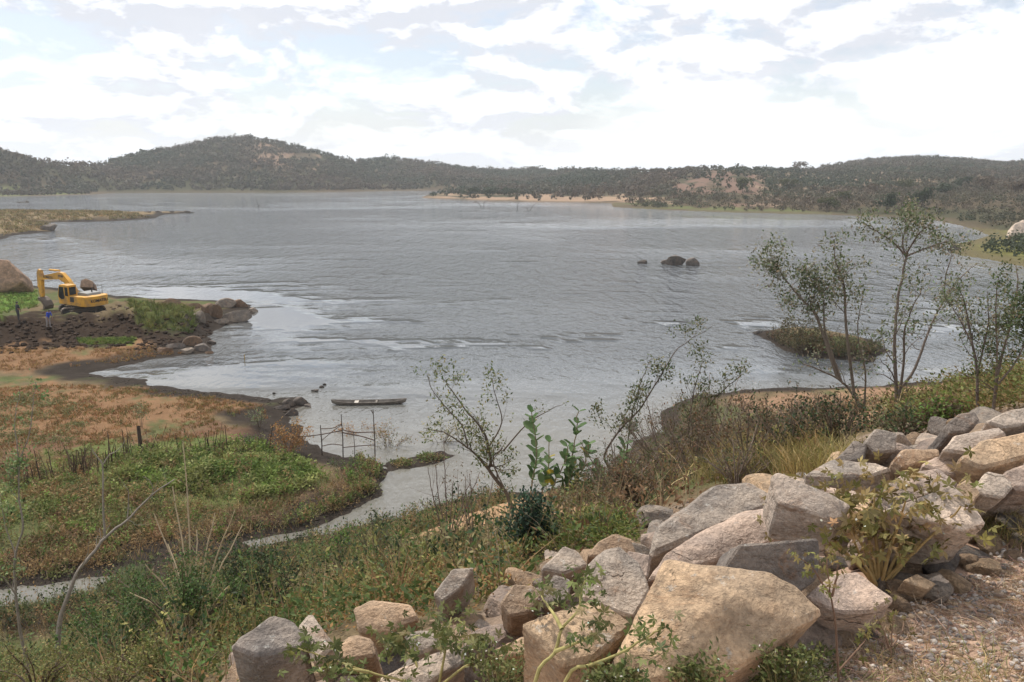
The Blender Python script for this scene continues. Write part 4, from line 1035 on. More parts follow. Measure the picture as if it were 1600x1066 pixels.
t.stem([(46, gy + 6), (44, 1050), (32, 989), (25, 930), (24, 866), (36, 823), (30, 782), (29, 722), (24, 660), (32, 610)], Y, 0.026, 0.004, 0.3, 8, 0.4, 1)
t.stem([(25, 930), (10, 908), (-8, 890)], Y, 0.012, 0.004, -0.2, 2, 0.2, 0)
t.stem([(29, 722), (45, 680), (52, 630), (56, 596)], Y + .2, 0.010, 0.003, 0.2, 6, 0.3, 0)
t.stem([(24, 866), (8, 820), (0, 770)], Y + .2, 0.010, 0.003, 0.2, 6, 0.3, 0)
t.foliage(700, 0.065, 0.032, [(0.15, 0.21, 0.085), (0.11, 0.165, 0.06), (0.20, 0.22, 0.10)], 0.06, zmin=1.9)
t.done("slim sapling with pale green top leaves at the left edge", "tree", wood_name="trunk")
# dry cane clump
b, gy = ground_at(303, 990, 10.0); Y = b[1]
t = Plant("dry_stem_clump", b, (0.46, 0.36, 0.24))
for (tx, ty, k) in [(335, 801, 0.7), (368, 796, 0.8), (287, 690, 0.3), (241, 804, 0.5), (309, 828, 0.4), (381, 820, 0.6), (199, 925, 0.2), (262, 850, 0.3), (350, 880, 0.4), (225, 880, 0.4), (320, 930, 0.2), (375, 900, 0.3), (270, 760, 0.3)]:
    mx_ = 303 + (tx - 303) * 0.45
    t.stem([(303 + (tx - 303) * 0.08, max(gy, 1000)), (mx_, 985 + (ty - 985) * 0.5), (tx, ty)], Y, 0.016, 0.006, rng.uniform(-0.6, 0.6), 3, 0.3, 0, sides=5)
t.foliage(160, 0.05, 0.022, GL, 0.06)
t.done("fan of dry straw-coloured stems rising from a green bush, lower left", "shrub", wood_name="stems", leaf_name="leaves")
LGN = [(0.07, 0.115, 0.035), (0.095, 0.14, 0.045), (0.05, 0.085, 0.03)]
YGN = [(0.15, 0.165, 0.05), (0.20, 0.19, 0.065), (0.11, 0.13, 0.045), (0.24, 0.2, 0.09)]
bush(290, 1000, 240, 130, 24, 4200, 0.05, LGN, "green leafy bush under the fan of dry stems", kids=6, Y=10.2)
bush(405, 975, 140, 130, 20, 3600, 0.045, DKG, "dark green bush behind the big dark-fronted boulder", kids=6, Y=10.8)
bush(190, 1020, 150, 90, 14, 1600, 0.05, LGN, "mid green bush between the dead tree and the dry stems", kids=6, Y=10.5)
bush(60, 1070, 190, 70, 16, 1800, 0.04, YGN, "yellow-green bush in the bottom left corner", kids=6, Y=9.5)
bush(270, 1080, 200, 110, 18, 2600, 0.036, YGN, "yellow-green bush left of the big dark-fronted boulder, bottom edge", kids=6, Y=7.5)
bush(180, 1085, 160, 80, 14, 1600, 0.036, YGN, "yellow-green bush at the foot of the dead tree", kids=6, Y=7.8)
bush(590, 900, 70, 110, 9, 380, 0.06, GL, "upright thin shrub with fresh green tips in the middle weeds", kids=4)
bush(530, 900, 60, 90, 7, 260, 0.075, [(0.10, 0.17, 0.04), (0.07, 0.12, 0.03)], "small shrub with two bright green leaf tufts", kids=3)
bush(700, 870, 110, 190, 7, 130, 0.045, BRN, "brown bare-stemmed shrub below the spindly tree", kids=5, wood=(0.17, 0.12, 0.10))
bush(740, 880, 80, 150, 5, 60, 0.045, BRN, "thin leafless shrub above the sunken grey rock", kids=4, wood=(0.20, 0.15, 0.12))
bush(620, 960, 130, 130, 12, 120, 0.04, OLV, "fan of dry orange-tan stalks above the reddish-brown rock", kids=3, wood=(0.33, 0.21, 0.11), name="dry_stalks")

# shrub growing from the rocks, with lobed leaves at the stem tips
def lobed(name, base, Y, stems, wood, pal, L, n, label, flower=0, spread=0.05, r0=0.012, extra=()):
    t = Plant(name, base, wood); tips = []
    for st in stems:
        p = t.stem(st, Y, r0, r0 * 0.35, rng.uniform(-0.22, 0.22), 0); tips.append(p[-1]); tips.append(p[int(len(p) * 0.82)])
    for (a, c) in extra: tips.append(P(a, c, Y + rng.uniform(-0.15, 0.15)) - base)
    t.palmate(tips, n, L, pal, spread)
    if flower: t.flowers(tips[::2], flower, L * 0.28, spread)
    t.done(label, "shrub", wood_name="stems", leaf_name="leaves")
b = hit(1373, 922); Y = b[1]
lobed("rock_shrub", b, Y, [[(1373, 925), (1354, 898), (1297, 836), (1272, 787), (1253, 773)], [(1372, 925), (1343, 885), (1289, 841), (1242, 818)], [(1375, 925), (1387, 904), (1411, 879), (1452, 841), (1487, 809), (1501, 793)],
    [(1374, 925), (1372, 870), (1365, 810), (1368, 764)], [(1375, 925), (1390, 860), (1405, 820), (1414, 784)], [(1376, 925), (1412, 870), (1440, 810), (1460, 760)], [(1372, 925), (1352, 860), (1322, 810), (1308, 765)],
    [(1374, 925), (1380, 850), (1388, 800)], [(1373, 920), (1345, 870), (1330, 830)], [(1377, 920), (1425, 865), (1448, 820)], [(1374, 920), (1362, 860), (1348, 800)], [(1375, 922), (1400, 870), (1425, 800)]],
    (0.36, 0.25, 0.11), [(0.20, 0.165, 0.06), (0.25, 0.19, 0.08), (0.15, 0.135, 0.045), (0.30, 0.22, 0.10)], 0.050, 13, "yellow-brown shrub fanning out of the rocks at the right, lobed leaves", 2, 0.075, 0.010,
    [(1340, 800), (1370, 830), (1400, 830), (1420, 840), (1355, 850), (1390, 800), (1330, 810)])
b = hit(1310, 1072); Y = b[1]
lobed("sapling", b, Y, [[(1311, 1080), (1309, 1040), (1305, 970), (1297, 927), (1291, 868)], [(1300, 932), (1307, 902), (1309, 880)], [(1297, 927), (1285, 912), (1270, 888), (1250, 872)], [(1311, 1048), (1340, 1015), (1352, 1000)]],
    (0.20, 0.13, 0.09), [(0.17, 0.16, 0.05), (0.22, 0.18, 0.07)], 0.026, 7, "single thin upright stem with few leaves at the bottom right", 0, 0.03, 0.005)
b = hit(1392, 1040); Y = b[1]
lobed("sapling", b, Y, [[(1392, 1045), (1393, 1000), (1397, 955)], [(1392, 1020), (1380, 985), (1370, 965)], [(1393, 1010), (1408, 990), (1412, 972)]], (0.20, 0.13, 0.09), [(0.15, 0.13, 0.05), (0.2, 0.15, 0.07)], 0.022, 4, "short leafy stem in dry grass beside the single thin stem", 0, 0.025, 0.004)
# flowering stems in front
FP = [(0.115, 0.135, 0.045), (0.15, 0.165, 0.06), (0.09, 0.105, 0.04), (0.20, 0.19, 0.085)]
b, gy = ground_at(845, 1130, 2.45)
lobed("flowering_shrub", b, 2.45, [[(832, gy + 8), (837, 1064), (866, 1021), (878, 983), (903, 955), (908, 925), (915, 905)], [(878, 983), (862, 955), (845, 932)], [(867, 1018), (900, 1005), (928, 989)], [(850, gy + 8), (884, 1064), (925, 1039), (969, 1021), (1004, 1000), (1030, 985)],
    [(925, 1039), (960, 1045), (995, 1050)], [(969, 1021), (1000, 1020), (1012, 1030)]],
    (0.33, 0.29, 0.12), FP, 0.030, 14, "yellow-green flowering stems in front of the flat-topped tan boulder", 5, 0.035, 0.0075, [(915, 920), (1000, 1015), (1005, 1040), (975, 1052)])
b, gy = ground_at(655, 1130, 3.0)
lobed("flowering_shrub", b, 3.0, [[(700, gy + 8), (640, 1075), (625, 1063), (576, 1050), (501, 1024), (464, 1014)], [(576, 1050), (530, 1045), (515, 1052)], [(655, gy + 8), (654, 1060), (640, 1020), (615, 1005)], [(660, gy + 8), (690, 1050), (700, 990), (705, 965)], [(655, 1100), (715, 1050), (745, 1030), (760, 1000)], [(650, 1110), (600, 1075), (560, 1062)]],
    (0.30, 0.26, 0.11), FP, 0.038, 15, "sprawling flowering stems along the bottom edge left of centre", 4, 0.04, 0.007, [(605, 1000), (620, 1025), (520, 1040), (700, 985), (690, 1000), (735, 1010), (640, 1010)])
for (a, c, w, h, Yb, lab) in [(1225, 1100, 110, 90, 2.5, "tiny-leaved weedy bush with white specks at the bottom right of the largest boulder"), (1090, 1105, 110, 75, 2.4, "weedy bush with white specks below the largest boulder"),
                              (790, 1100, 130, 90, 2.8, "white-specked weedy bush at the bottom centre"), (960, 1110, 100, 60, 2.4, "low weedy bush under the flowering stems")]:
    b, gy = ground_at(a, c, Yb); t = Plant("weedy_bush", b, (0.2, 0.17, 0.08))
    for k in range(16):
        ex = rng.uniform(-0.5, 0.5) * w; hh = h * rng.uniform(0.6, 1.0)
        t.stem([(a + ex * 0.1, max(gy, c) + 5), (a + ex * 0.6, c - hh * 0.6), (a + ex, c - hh)], Yb, 0.003, 0.0012, rng.uniform(-0.15, 0.15), 4, 0.08, 0, sides=3)
    t.foliage(900, 0.022, 0.010, FP, 0.016); t.flowers([tw[-1] for tw in t.twigs[::5]], 1, 0.010, 0.01)
    t.done(lab, "bush", wood_name="stems", leaf_name="leaves")

# drowned dead trees
def drowned(px, py, stems, label):
    b = G(px, py); b[2] = -0.3; Y = b[1]
    t = Plant("drowned_tree", b, (0.09, 0.075, 0.065))
    for st in stems: t.stem(st, Y, 0.16, 0.04, rng.uniform(-1, 1), 3, 2.0, 0)
    t.done(label, "dead tree", wood_name="trunk")
drowned(752, 324, [[(752, 325), (748, 318), (738, 312)], [(756, 325), (757, 316), (766, 311)], [(752, 324), (747, 315)]], "bare drowned tree off the sandy point, the left one of two")
drowned(818, 330, [[(808, 331), (809, 322), (812, 314)], [(828, 330), (833, 322), (838, 317)], [(826, 330), (822, 324)]], "bare drowned tree off the sandy point, the right one of two")
drowned(404, 323, [[(404, 323), (402, 317), (400, 308)], [(404, 322), (407, 320)]], "lone drowned stick below the big left hill")
b = G(382, 563); t = Plant("marker_stake", b, (0.35, 0.24, 0.10)); t.W.tube([(0, 0, -0.3), (0.02, 0, 0.5)], [0.05, 0.04], (0.35, 0.24, 0.10))
t.done("short tan stake in the calm cove", "stake", wood_name="pole")

# ------------------------------------------------------------------ stick fence
def fence():
    root = empty("stick_fence", hit(230, 712))
    base = np.array(root.location); line = np.array([(-30, 772), (14, 765), (81, 748), (150, 738), (205, 716), (260, 709), (350, 707), (440, 706)], float)
    xs = np.concatenate([rng.uniform(-30, 75, 14), rng.uniform(75, 160, 34), rng.uniform(160, 262, 36), rng.uniform(262, 440, 26)])
    for k, x in enumerate(sorted(xs)):
        y = np.interp(x, line[:, 0], line[:, 1]) + rng.uniform(-3, 3); b = hit(x, y); s = b[1] / FPX
        h = s * rng.uniform(12, 56); lean = rng.normal(0, 0.17, 2)
        T = Batch(); r = rng.uniform(0.012, 0.034)
        T.tube([(0, 0, -0.15), (lean[0] * h * 0.5 + rng.normal(0, .03), lean[1] * h * 0.5, h * 0.5), (lean[0] * h, lean[1] * h, h)], [r, r * 0.9, r * 0.5], np.array((0.10, 0.07, 0.052)) * rng.uniform(0.5, 1.7))
        o = link("stake", T.mesh("stake", True), root, MATS["bark"]); o.location = b - base
    b = hit(220, 708); s = b[1] / FPX; T = Batch(); T.tube([(0, 0, -0.2), (0.02, 0, 0.75), (0.0, 0, 1.5)], [0.11, 0.10, 0.09], (0.07, 0.05, 0.04), 8)
    o = link("post", T.mesh("post", True), root, MATS["bark"]); o.location = b - base
    tag(root, "long fence of uneven dark sticks along the weedy green bank", "fence")
    # open end of the fence across the inlet: posts and rails
    root = empty("post_and_branch_fence", hit(537, 715)); base = np.array(root.location)
    feet = []
    for (x, y, top, r) in [(503, 714, 661, 0.036), (536, 716, 643, 0.034), (554, 716, 672, 0.022), (586, 726, 634, 0.034)]:
        b = G(x, y, 0.0); b[2] = -0.2; s = b[1] / FPX; h = (y - top) * s * 1.02 + 0.2; feet.append((b, h))
        T = Batch(); T.tube([(0, 0, 0), (0.03, 0.0, h * 0.5), (-0.01, 0.02, h)], [r, r * 0.9, r * 0.65], (0.075, 0.055, 0.045), 7)
        if x == 586: T.tube([(0, 0, h - 0.25), (-0.12, 0, h - 0.02)], [0.03, 0.02], (0.075, 0.055, 0.045), 5)
        o = link("post", T.mesh("post", True), root, MATS["bark"]); o.location = b - base
    def rail(a, c, r):
        p = np.array(a, float); q = np.array(c, float); m = (p + q) / 2 + rng.normal(0, 0.08, 3)
        T = Batch(); T.tube(smooth_path([p - p, m - p, q - p]), r, (0.11, 0.075, 0.06), 5)
        o = link("rail", T.mesh("rail", True), root, MATS["bark"]); o.location = p - base
    z = lambda i, f: feet[i][0] + np.array([0, 0, feet[i][1] * f])
    rail(z(0, 0.72) - np.array([1.6, 0, 0.1]), z(1, 0.66), 0.03); rail(z(0, 0.9), z(1, 0.80), 0.025); rail(z(1, 0.68), z(3, 0.62), 0.03); rail(z(1, 0.62), z(3, 0.48), 0.035)
    rail(z(0, 0.4), z(1, 0.35), 0.025); rail(z(1, 0.3), z(3, 0.4), 0.025); rail(z(0, 0.55), z(1, 0.78), 0.02)
    tag(root, "few tall posts with tangled branch rails standing in the inlet", "fence")
fence()
OR = [(0.33, 0.17, 0.06), (0.27, 0.14, 0.055), (0.36, 0.22, 0.09)]
bush(452, 708, 80, 54, 16, 900, 0.13, OR, "rusty orange dead brush where the stick fence meets the inlet", wood=(0.24, 0.13, 0.06), kids=7, name="dead_brush")
bush(566, 690, 90, 34, 12, 500, 0.12, OR, "orange dead brush hung on the posts in the inlet", wood=(0.22, 0.13, 0.07), kids=7, name="dead_brush")
bush(608, 706, 90, 44, 12, 420, 0.12, [(0.26, 0.16, 0.07), (0.13, 0.13, 0.05)], "brown-green brush trailing in the inlet water right of the posts", wood=(0.13, 0.09, 0.06), kids=7, name="dead_brush")
bush(690, 700, 80, 50, 10, 500, 0.10, [(0.28, 0.22, 0.07), (0.20, 0.18, 0.06)], "yellowish bush over the inlet beyond the spindly tree", kids=6)
bush(405, 668, 34, 30, 7, 240, 0.12, [(0.20, 0.22, 0.13), (0.14, 0.17, 0.08)], "small pale green bush on the mud left of the canoe", kids=4)
bush(222, 668, 26, 42, 5, 160, 0.11, [(0.16, 0.20, 0.10)], "slim pale green shrub behind the stick fence", kids=4)
bush(540, 735, 60, 24, 10, 420, 0.10, GL, "low green plants at the water's edge below the fence posts", kids=4)

# ------------------------------------------------------------------ ground cover
def sample_region(poly, n, zone):
    hs = np.array([hit(a, c) for a, c in poly]); lo = hs.min(0)[:2] - 2; hi = hs.max(0)[:2] + 2
    got = []; tot = 0
    for _ in range(60):
        c = rng.uniform(lo, hi, (max(n * 3, 2000), 2)); z = height(c[:, 0], c[:, 1]); p = np.stack([c[:, 0], c[:, 1], z], -1)
        a, b = proj(p); m = (poly_sd(poly, a, b) > 0) & (z > 0.06)
        m &= (z > 1.9) if zone == "slope" else (z < 2.6)
        got.append(p[m]); tot += m.sum()
        if tot >= n: break
    return np.concatenate(got)[:n]
def weeds(B, poly, n, per, h, rad, leaf, pal, zone, weights=None, var=0.25, gap=0.42):
    c = sample_region(poly, n, zone)
    if len(c) == 0: return
    pn = fbm(c[:, 0] / 1.7, c[:, 1] / 2.3, 4, 91, 0.6); c = c[pn + rng.normal(0, 0.04, len(pn)) > gap]; pn = fbm(c[:, 0] / 1.7, c[:, 1] / 2.3, 4, 91, 0.6)
    k = len(c); hh = h * rng.uniform(0.3, 1.1, k) * np.clip(0.3 + 2.2 * (pn - gap + 0.1), 0.3, 1.5)
    p = np.repeat(c, per, 0); H = np.repeat(hh, per)
    o = rng.normal(0, 1, (k * per, 3)); o[:, :2] *= rad * 0.5
    u = rng.random(k * per) ** 0.7
    p = p + np.stack([o[:, 0], o[:, 1], u * H], -1)
    d = unit(np.stack([o[:, 0] / rad + rng.normal(0, .5, k * per), o[:, 1] / rad + rng.normal(0, .5, k * per), rng.uniform(-0.1, 0.9, k * per)], -1))
    # kinds of plant grow in patches, each with its own colour and leaf size
    sp_ = np.clip((fbm(c[:, 0] / 1.1, c[:, 1] / 1.6, 3, 97) - 0.25) * 2.0 * len(pal) + rng.normal(0, 0.55, k), 0, len(pal) - 1).astype(int)
    base = np.array(pal, float)[sp_] * (1 + rng.normal(0, var * 0.7, (k, 1)))
    cols = np.repeat(base, per, 0) * (1 + rng.normal(0, 0.15, (k * per, 1)))
    ls = np.repeat(leaf * np.array([0.75, 1.25, 0.9, 1.5, 0.65, 1.1, 0.8])[sp_ % 7], per)
    B.leaves(p, d, ls * rng.uniform(0.6, 1.3, k * per), ls * rng.uniform(0.3, 0.6, k * per), np.clip(cols, 0.01, 0.8))
def tufts(B, poly, n, per, h, w, pal, zone, splay=0.5, rad=0.08, bend=0.35, patchy=0.0):
    c = sample_region(poly, n, zone)
    if len(c) == 0: return
    if patchy:
        c = c[fbm(c[:, 0] / 2.4, c[:, 1] / 3.6, 5, 57, 0.65) + rng.normal(0, 0.05, len(c)) > patchy]
    k = len(c); p = np.repeat(c, per, 0) + np.concatenate([rng.normal(0, rad, (k * per, 2)), np.zeros((k * per, 1))], 1)
    d = unit(np.concatenate([rng.normal(0, splay, (k * per, 2)), np.ones((k * per, 1))], 1))
    B.blades(p, d, h * rng.uniform(0.5, 1.2, k * per), w, np.repeat(jit_cols(k, pal), per, 0) * rng.uniform(0.8, 1.2, (k * per, 1)), bend)
def stuff(name, B, label, cat, mat="leaf"):
    tag(link(name, B.mesh(name), mat=MATS[mat]), label, cat, kind="stuff")
BG = [(0.135, 0.20, 0.045), (0.18, 0.235, 0.06), (0.09, 0.145, 0.035), (0.21, 0.22, 0.075)]
MIX = [(0.15, 0.17, 0.06), (0.21, 0.185, 0.075), (0.24, 0.155, 0.075), (0.11, 0.14, 0.05), (0.28, 0.19, 0.09)]
RB_ = [(0.24, 0.155, 0.075), (0.28, 0.19, 0.09), (0.20, 0.125, 0.07), (0.13, 0.14, 0.05), (0.22, 0.14, 0.07)]
B = Batch()
weeds(B, [(170, 712), (260, 700), (400, 695), (470, 725), (500, 745), (480, 768), (390, 782), (300, 775), (240, 760), (150, 745)], 1500, 30, 0.6, 0.45, 0.15, BG, "flat", gap=0.44)
weeds(B, [(-60, 770), (160, 745), (260, 765), (230, 810), (130, 835), (-60, 845)], 600, 26, 0.5, 0.4, 0.14, BG + MIX, "flat", gap=0.50)
stuff("green_weeds", B, "bright green weeds covering the bank behind the dead tree", "weeds")
B = Batch()
weeds(B, [(-60, 700), (180, 715), (150, 745), (-60, 775)], 360, 20, 0.4, 0.4, 0.12, RB_, "flat", gap=0.48)
weeds(B, [(230, 770), (480, 770), (560, 740), (600, 740), (580, 780), (440, 830), (380, 850), (200, 840)], 700, 20, 0.28, 0.4, 0.10, RB_, "flat", gap=0.47)
weeds(B, [(-60, 840), (230, 820), (390, 860), (230, 890), (-60, 920)], 700, 22, 0.4, 0.4, 0.11, RB_, "flat", gap=0.46)
weeds(B, [(-60, 955), (120, 940), (260, 890), (400, 860), (620, 820), (760, 785), (900, 790), (900, 830), (700, 900), (400, 960), (100, 1000), (-60, 1010)], 2600, 26, 0.5, 0.5, 0.10, MIX + RB_ + [(0.05, 0.08, 0.03)] * 2, "flat", gap=0.45)
weeds(B, [(-20, 640), (60, 610), (140, 640), (120, 700), (-20, 700)], 200, 24, 0.35, 0.4, 0.13, [(0.12, 0.15, 0.06), (0.16, 0.16, 0.07)], "flat")
weeds(B, [(596, 728), (640, 714), (700, 710), (690, 722), (640, 736)], 110, 18, 0.18, 0.3, 0.12, MIX, "flat")
stuff("mixed_weeds", B, "low brown and green weeds over the flats below the dam", "weeds")
B = Batch()
SLP = [(0.125, 0.155, 0.045), (0.18, 0.175, 0.055), (0.22, 0.125, 0.05), (0.075, 0.105, 0.032), (0.20, 0.15, 0.055), (0.06, 0.09, 0.03)]
weeds(B, [(-60, 1100), (-60, 980), (360, 960), (520, 920), (700, 860), (860, 830), (1000, 830), (960, 860), (850, 890), (780, 960), (500, 1000), (370, 1000), (340, 1100)], 3200, 30, 0.42, 0.34, 0.055, SLP, "slope")
weeds(B, [(1000, 840), (860, 880), (820, 800), (960, 740), (1050, 690), (1300, 640), (1480, 630), (1420, 660), (1250, 730), (1100, 760)], 2400, 28, 0.45, 0.45, 0.06, BRN + [(0.15, 0.14, 0.05)], "slope")
weeds(B, [(860, 880), (890, 830), (960, 810), (1010, 830), (1000, 850), (900, 860)], 240, 30, 0.3, 0.25, 0.045, [(0.16, 0.17, 0.04), (0.12, 0.14, 0.035)], "slope")
weeds(B, [(1400, 690), (1400, 640), (1640, 590), (1640, 640), (1500, 655)], 500, 26, 0.5, 0.4, 0.06, [(0.10, 0.15, 0.04), (0.15, 0.16, 0.05), (0.2, 0.14, 0.06)], "slope")
weeds(B, [(1000, 1100), (960, 1060), (1150, 1060), (1290, 1020), (1300, 1100)], 160, 26, 0.10, 0.09, 0.02, FP, "slope")
stuff("slope_weeds", B, "knee-high olive and rust weeds on the dam slope", "weeds")
B = Batch()
tufts(B, [(-60, 610), (120, 600), (300, 615), (410, 635), (420, 655), (300, 690), (-60, 705)], 5000, 7, 0.22, 0.028, [(0.30, 0.16, 0.07), (0.25, 0.14, 0.065), (0.22, 0.17, 0.07), (0.14, 0.14, 0.05)], "flat", patchy=0.47)
tufts(B, [(-60, 545), (90, 545), (240, 542), (285, 552), (150, 572), (-60, 584)], 1800, 7, 0.22, 0.03, [(0.30, 0.19, 0.08), (0.27, 0.16, 0.08)], "flat", patchy=0.45)
tufts(B, [(200, 470), (300, 480), (310, 525), (220, 510)], 420, 12, 0.7, 0.05, [(0.14, 0.16, 0.05), (0.19, 0.18, 0.06), (0.10, 0.13, 0.04)], "flat")
tufts(B, [(120, 530), (210, 530), (205, 538), (125, 538)], 300, 10, 0.3, 0.04, BG, "flat")
tufts(B, [(-40, 455), (60, 455), (58, 480), (-40, 500)], 500, 10, 0.35, 0.05, BG, "flat")
tufts(B, [(-60, 925), (220, 890), (220, 925), (-60, 975)], 900, 8, 0.4, 0.018, [(0.25, 0.28, 0.16), (0.17, 0.2, 0.09)], "flat")
tufts(B, [(-60, 322), (210, 332), (236, 341), (70, 346), (84, 360), (-60, 374)], 1500, 8, 0.9, 0.22, [(0.27, 0.20, 0.10), (0.21, 0.17, 0.08), (0.17, 0.15, 0.07)], "flat", 0.6, 0.5)
stuff("dry_grass", B, "short dry orange grass on the mud flats at the left", "grass", "dry")
B = Batch()
ST = [(0.34, 0.26, 0.10), (0.28, 0.22, 0.085), (0.22, 0.20, 0.07), (0.38, 0.30, 0.15)]
tufts(B, [(1080, 760), (1120, 715), (1200, 695), (1320, 705), (1340, 740), (1280, 765), (1200, 750)], 420, 22, 0.42, 0.012, ST, "slope", 0.35)
tufts(B, [(1545, 840), (1555, 800), (1640, 780), (1640, 850)], 90, 26, 0.14, 0.004, ST, "slope", 0.6)
tufts(B, [(1200, 1100), (1300, 1000), (1420, 950), (1500, 920), (1660, 840), (1800, 1100)], 1000, 7, 0.10, 0.003, [(0.50, 0.37, 0.28), (0.42, 0.29, 0.21), (0.34, 0.23, 0.15), (0.28, 0.20, 0.12)], "slope", 2.6, 0.05, 0.6, 0.44)
tufts(B, [(1300, 1100), (1380, 1030), (1480, 1010), (1600, 1030), (1650, 1100)], 30, 14, 0.10, 0.004, [(0.40, 0.31, 0.15), (0.24, 0.22, 0.09)], "slope", 0.8, 0.04)
stuff("straw_grass", B, "dry straw grass on the dam crest and between the rocks", "grass", "dry")
def stalky(B, poly, n, h, leaf, pal, zone, wpal):
    c = sample_region(poly, n, zone); k = len(c); ns = 4
    base = np.repeat(c, ns, 0); d = unit(np.concatenate([rng.normal(0, 0.35, (k * ns, 2)), np.ones((k * ns, 1))], 1)); L = h * rng.uniform(0.45, 1.15, k * ns)
    B.blades(base, d, L, np.clip(h * 0.016, 0.004, 0.02), jit_cols(k * ns, wpal), 0.12)
    m = 9; f = rng.uniform(0.25, 1.0, (k * ns, m)); pos_ = (base[:, None] + d[:, None] * (L[:, None] * f)[..., None]).reshape(-1, 3); q = len(pos_)
    dl = unit(rng.normal(size=(q, 3)) + np.array([0, 0, 0.25])); cols = np.repeat(np.repeat(jit_cols(k, pal), ns, 0), m, 0) * rng.uniform(0.8, 1.2, (q, 1))
    B.leaves(pos_, dl, leaf * rng.uniform(0.6, 1.3, q), leaf * 0.5 * rng.uniform(0.7, 1.2, q), cols)
B = Batch()
stalky(B, [(-60, 1080), (-60, 975), (260, 900), (420, 870), (700, 850), (860, 830), (780, 950), (500, 990), (340, 1080)], 420, 1.0, 0.075, LGN + YGN + DKG, "slope", [(0.22, 0.17, 0.09)])
stalky(B, [(-60, 955), (120, 940), (260, 890), (420, 858), (620, 822), (760, 787), (900, 790), (700, 900), (400, 960), (-60, 1010)], 700, 1.1, 0.10, LGN + DKG + MIX, "flat", [(0.20, 0.15, 0.09)])
stalky(B, [(-60, 715), (180, 705), (420, 690), (500, 740), (600, 735), (580, 785), (440, 832), (380, 850), (-60, 915)], 420, 0.8, 0.12, BG + RB_, "flat", [(0.22, 0.16, 0.09)])
stalky(B, [(360, 852), (470, 822), (570, 786), (600, 730), (560, 712), (540, 780), (440, 815)], 160, 0.6, 0.10, BG + MIX, "flat", [(0.22, 0.16, 0.09)])
stalky(B, [(820, 860), (900, 790), (1000, 720), (1060, 690), (1300, 650), (1250, 730), (1100, 760), (1000, 840)], 320, 0.9, 0.06, BRN + OLV, "slope", [(0.22, 0.15, 0.09)])
stalky(B, [(1170, 525), (1220, 520), (1300, 528), (1380, 545), (1350, 562), (1270, 556)], 220, 0.9, 0.14, BRN, "flat", [(0.16, 0.12, 0.08)])
stuff("tall_weeds", B, "tall leafy weeds standing above the ground cover", "weeds")
B = Batch()
DRYS = [(0.36, 0.27, 0.13), (0.30, 0.19, 0.09), (0.24, 0.22, 0.09), (0.42, 0.33, 0.20)]
tufts(B, [(-60, 1100), (-60, 980), (360, 950), (520, 910), (700, 850), (860, 830), (960, 850), (850, 890), (780, 960), (500, 1000), (340, 1100)], 380, 6, 0.7, 0.008, DRYS, "slope", 0.35, 0.12)
tufts(B, [(820, 800), (960, 740), (1050, 690), (1300, 640), (1480, 630), (1420, 660), (1250, 730), (1000, 840)], 420, 6, 0.7, 0.010, DRYS, "slope", 0.4, 0.12)
tufts(B, [(-60, 700), (180, 720), (500, 745), (600, 740), (560, 790), (380, 850), (-60, 920)], 1100, 5, 0.55, 0.02, DRYS, "flat", 0.35, 0.2)
tufts(B, [(-60, 950), (120, 940), (400, 862), (620, 822), (760, 787), (900, 790), (880, 830), (700, 890), (400, 950), (-60, 1005)], 1300, 5, 0.6, 0.016, DRYS + [(0.13, 0.15, 0.06)], "flat", 0.4, 0.2)
stuff("dry_stalks_cover", B, "dry stalks and tall grass standing among the weeds", "grass", "dry")
def pebbles():
    VV, FF, CC, k = [], [], [], 0
    src = [(np.array([w.co[:] for w in m.vertices]), np.array([q.vertices[:] for q in m.polygons])) for m in PEB]
    for p in sample_region([(1130, 1100), (1290, 1000), (1400, 940), (1500, 900), (1660, 780), (1800, 1100)], 4600, "slope"):
        v, f = src[rng.integers(len(src))]; sc = 0.006 + 0.020 * rng.random() ** 3; q = v * sc + p + np.array([0, 0, sc * 0.2])
        VV.append(q); FF.append(f + k); k += len(q); CC.append(np.repeat((np.array([(0.36, 0.30, 0.26), (0.25, 0.22, 0.2), (0.42, 0.31, 0.21), (0.5, 0.45, 0.4)][rng.integers(4)]) * rng.uniform(0.7, 1.2))[None], len(q), 0))
    tag(link("gravel", np_mesh("gravel", np.concatenate(VV), np.concatenate(FF), np.concatenate(CC)), mat=MATS["bark"]), "fine gravel strewn over the dirt of the dam crest", "gravel", kind="stuff")
PEB = [plane_cut_stone(60 + i, 1) for i in range(4)]
pebbles()
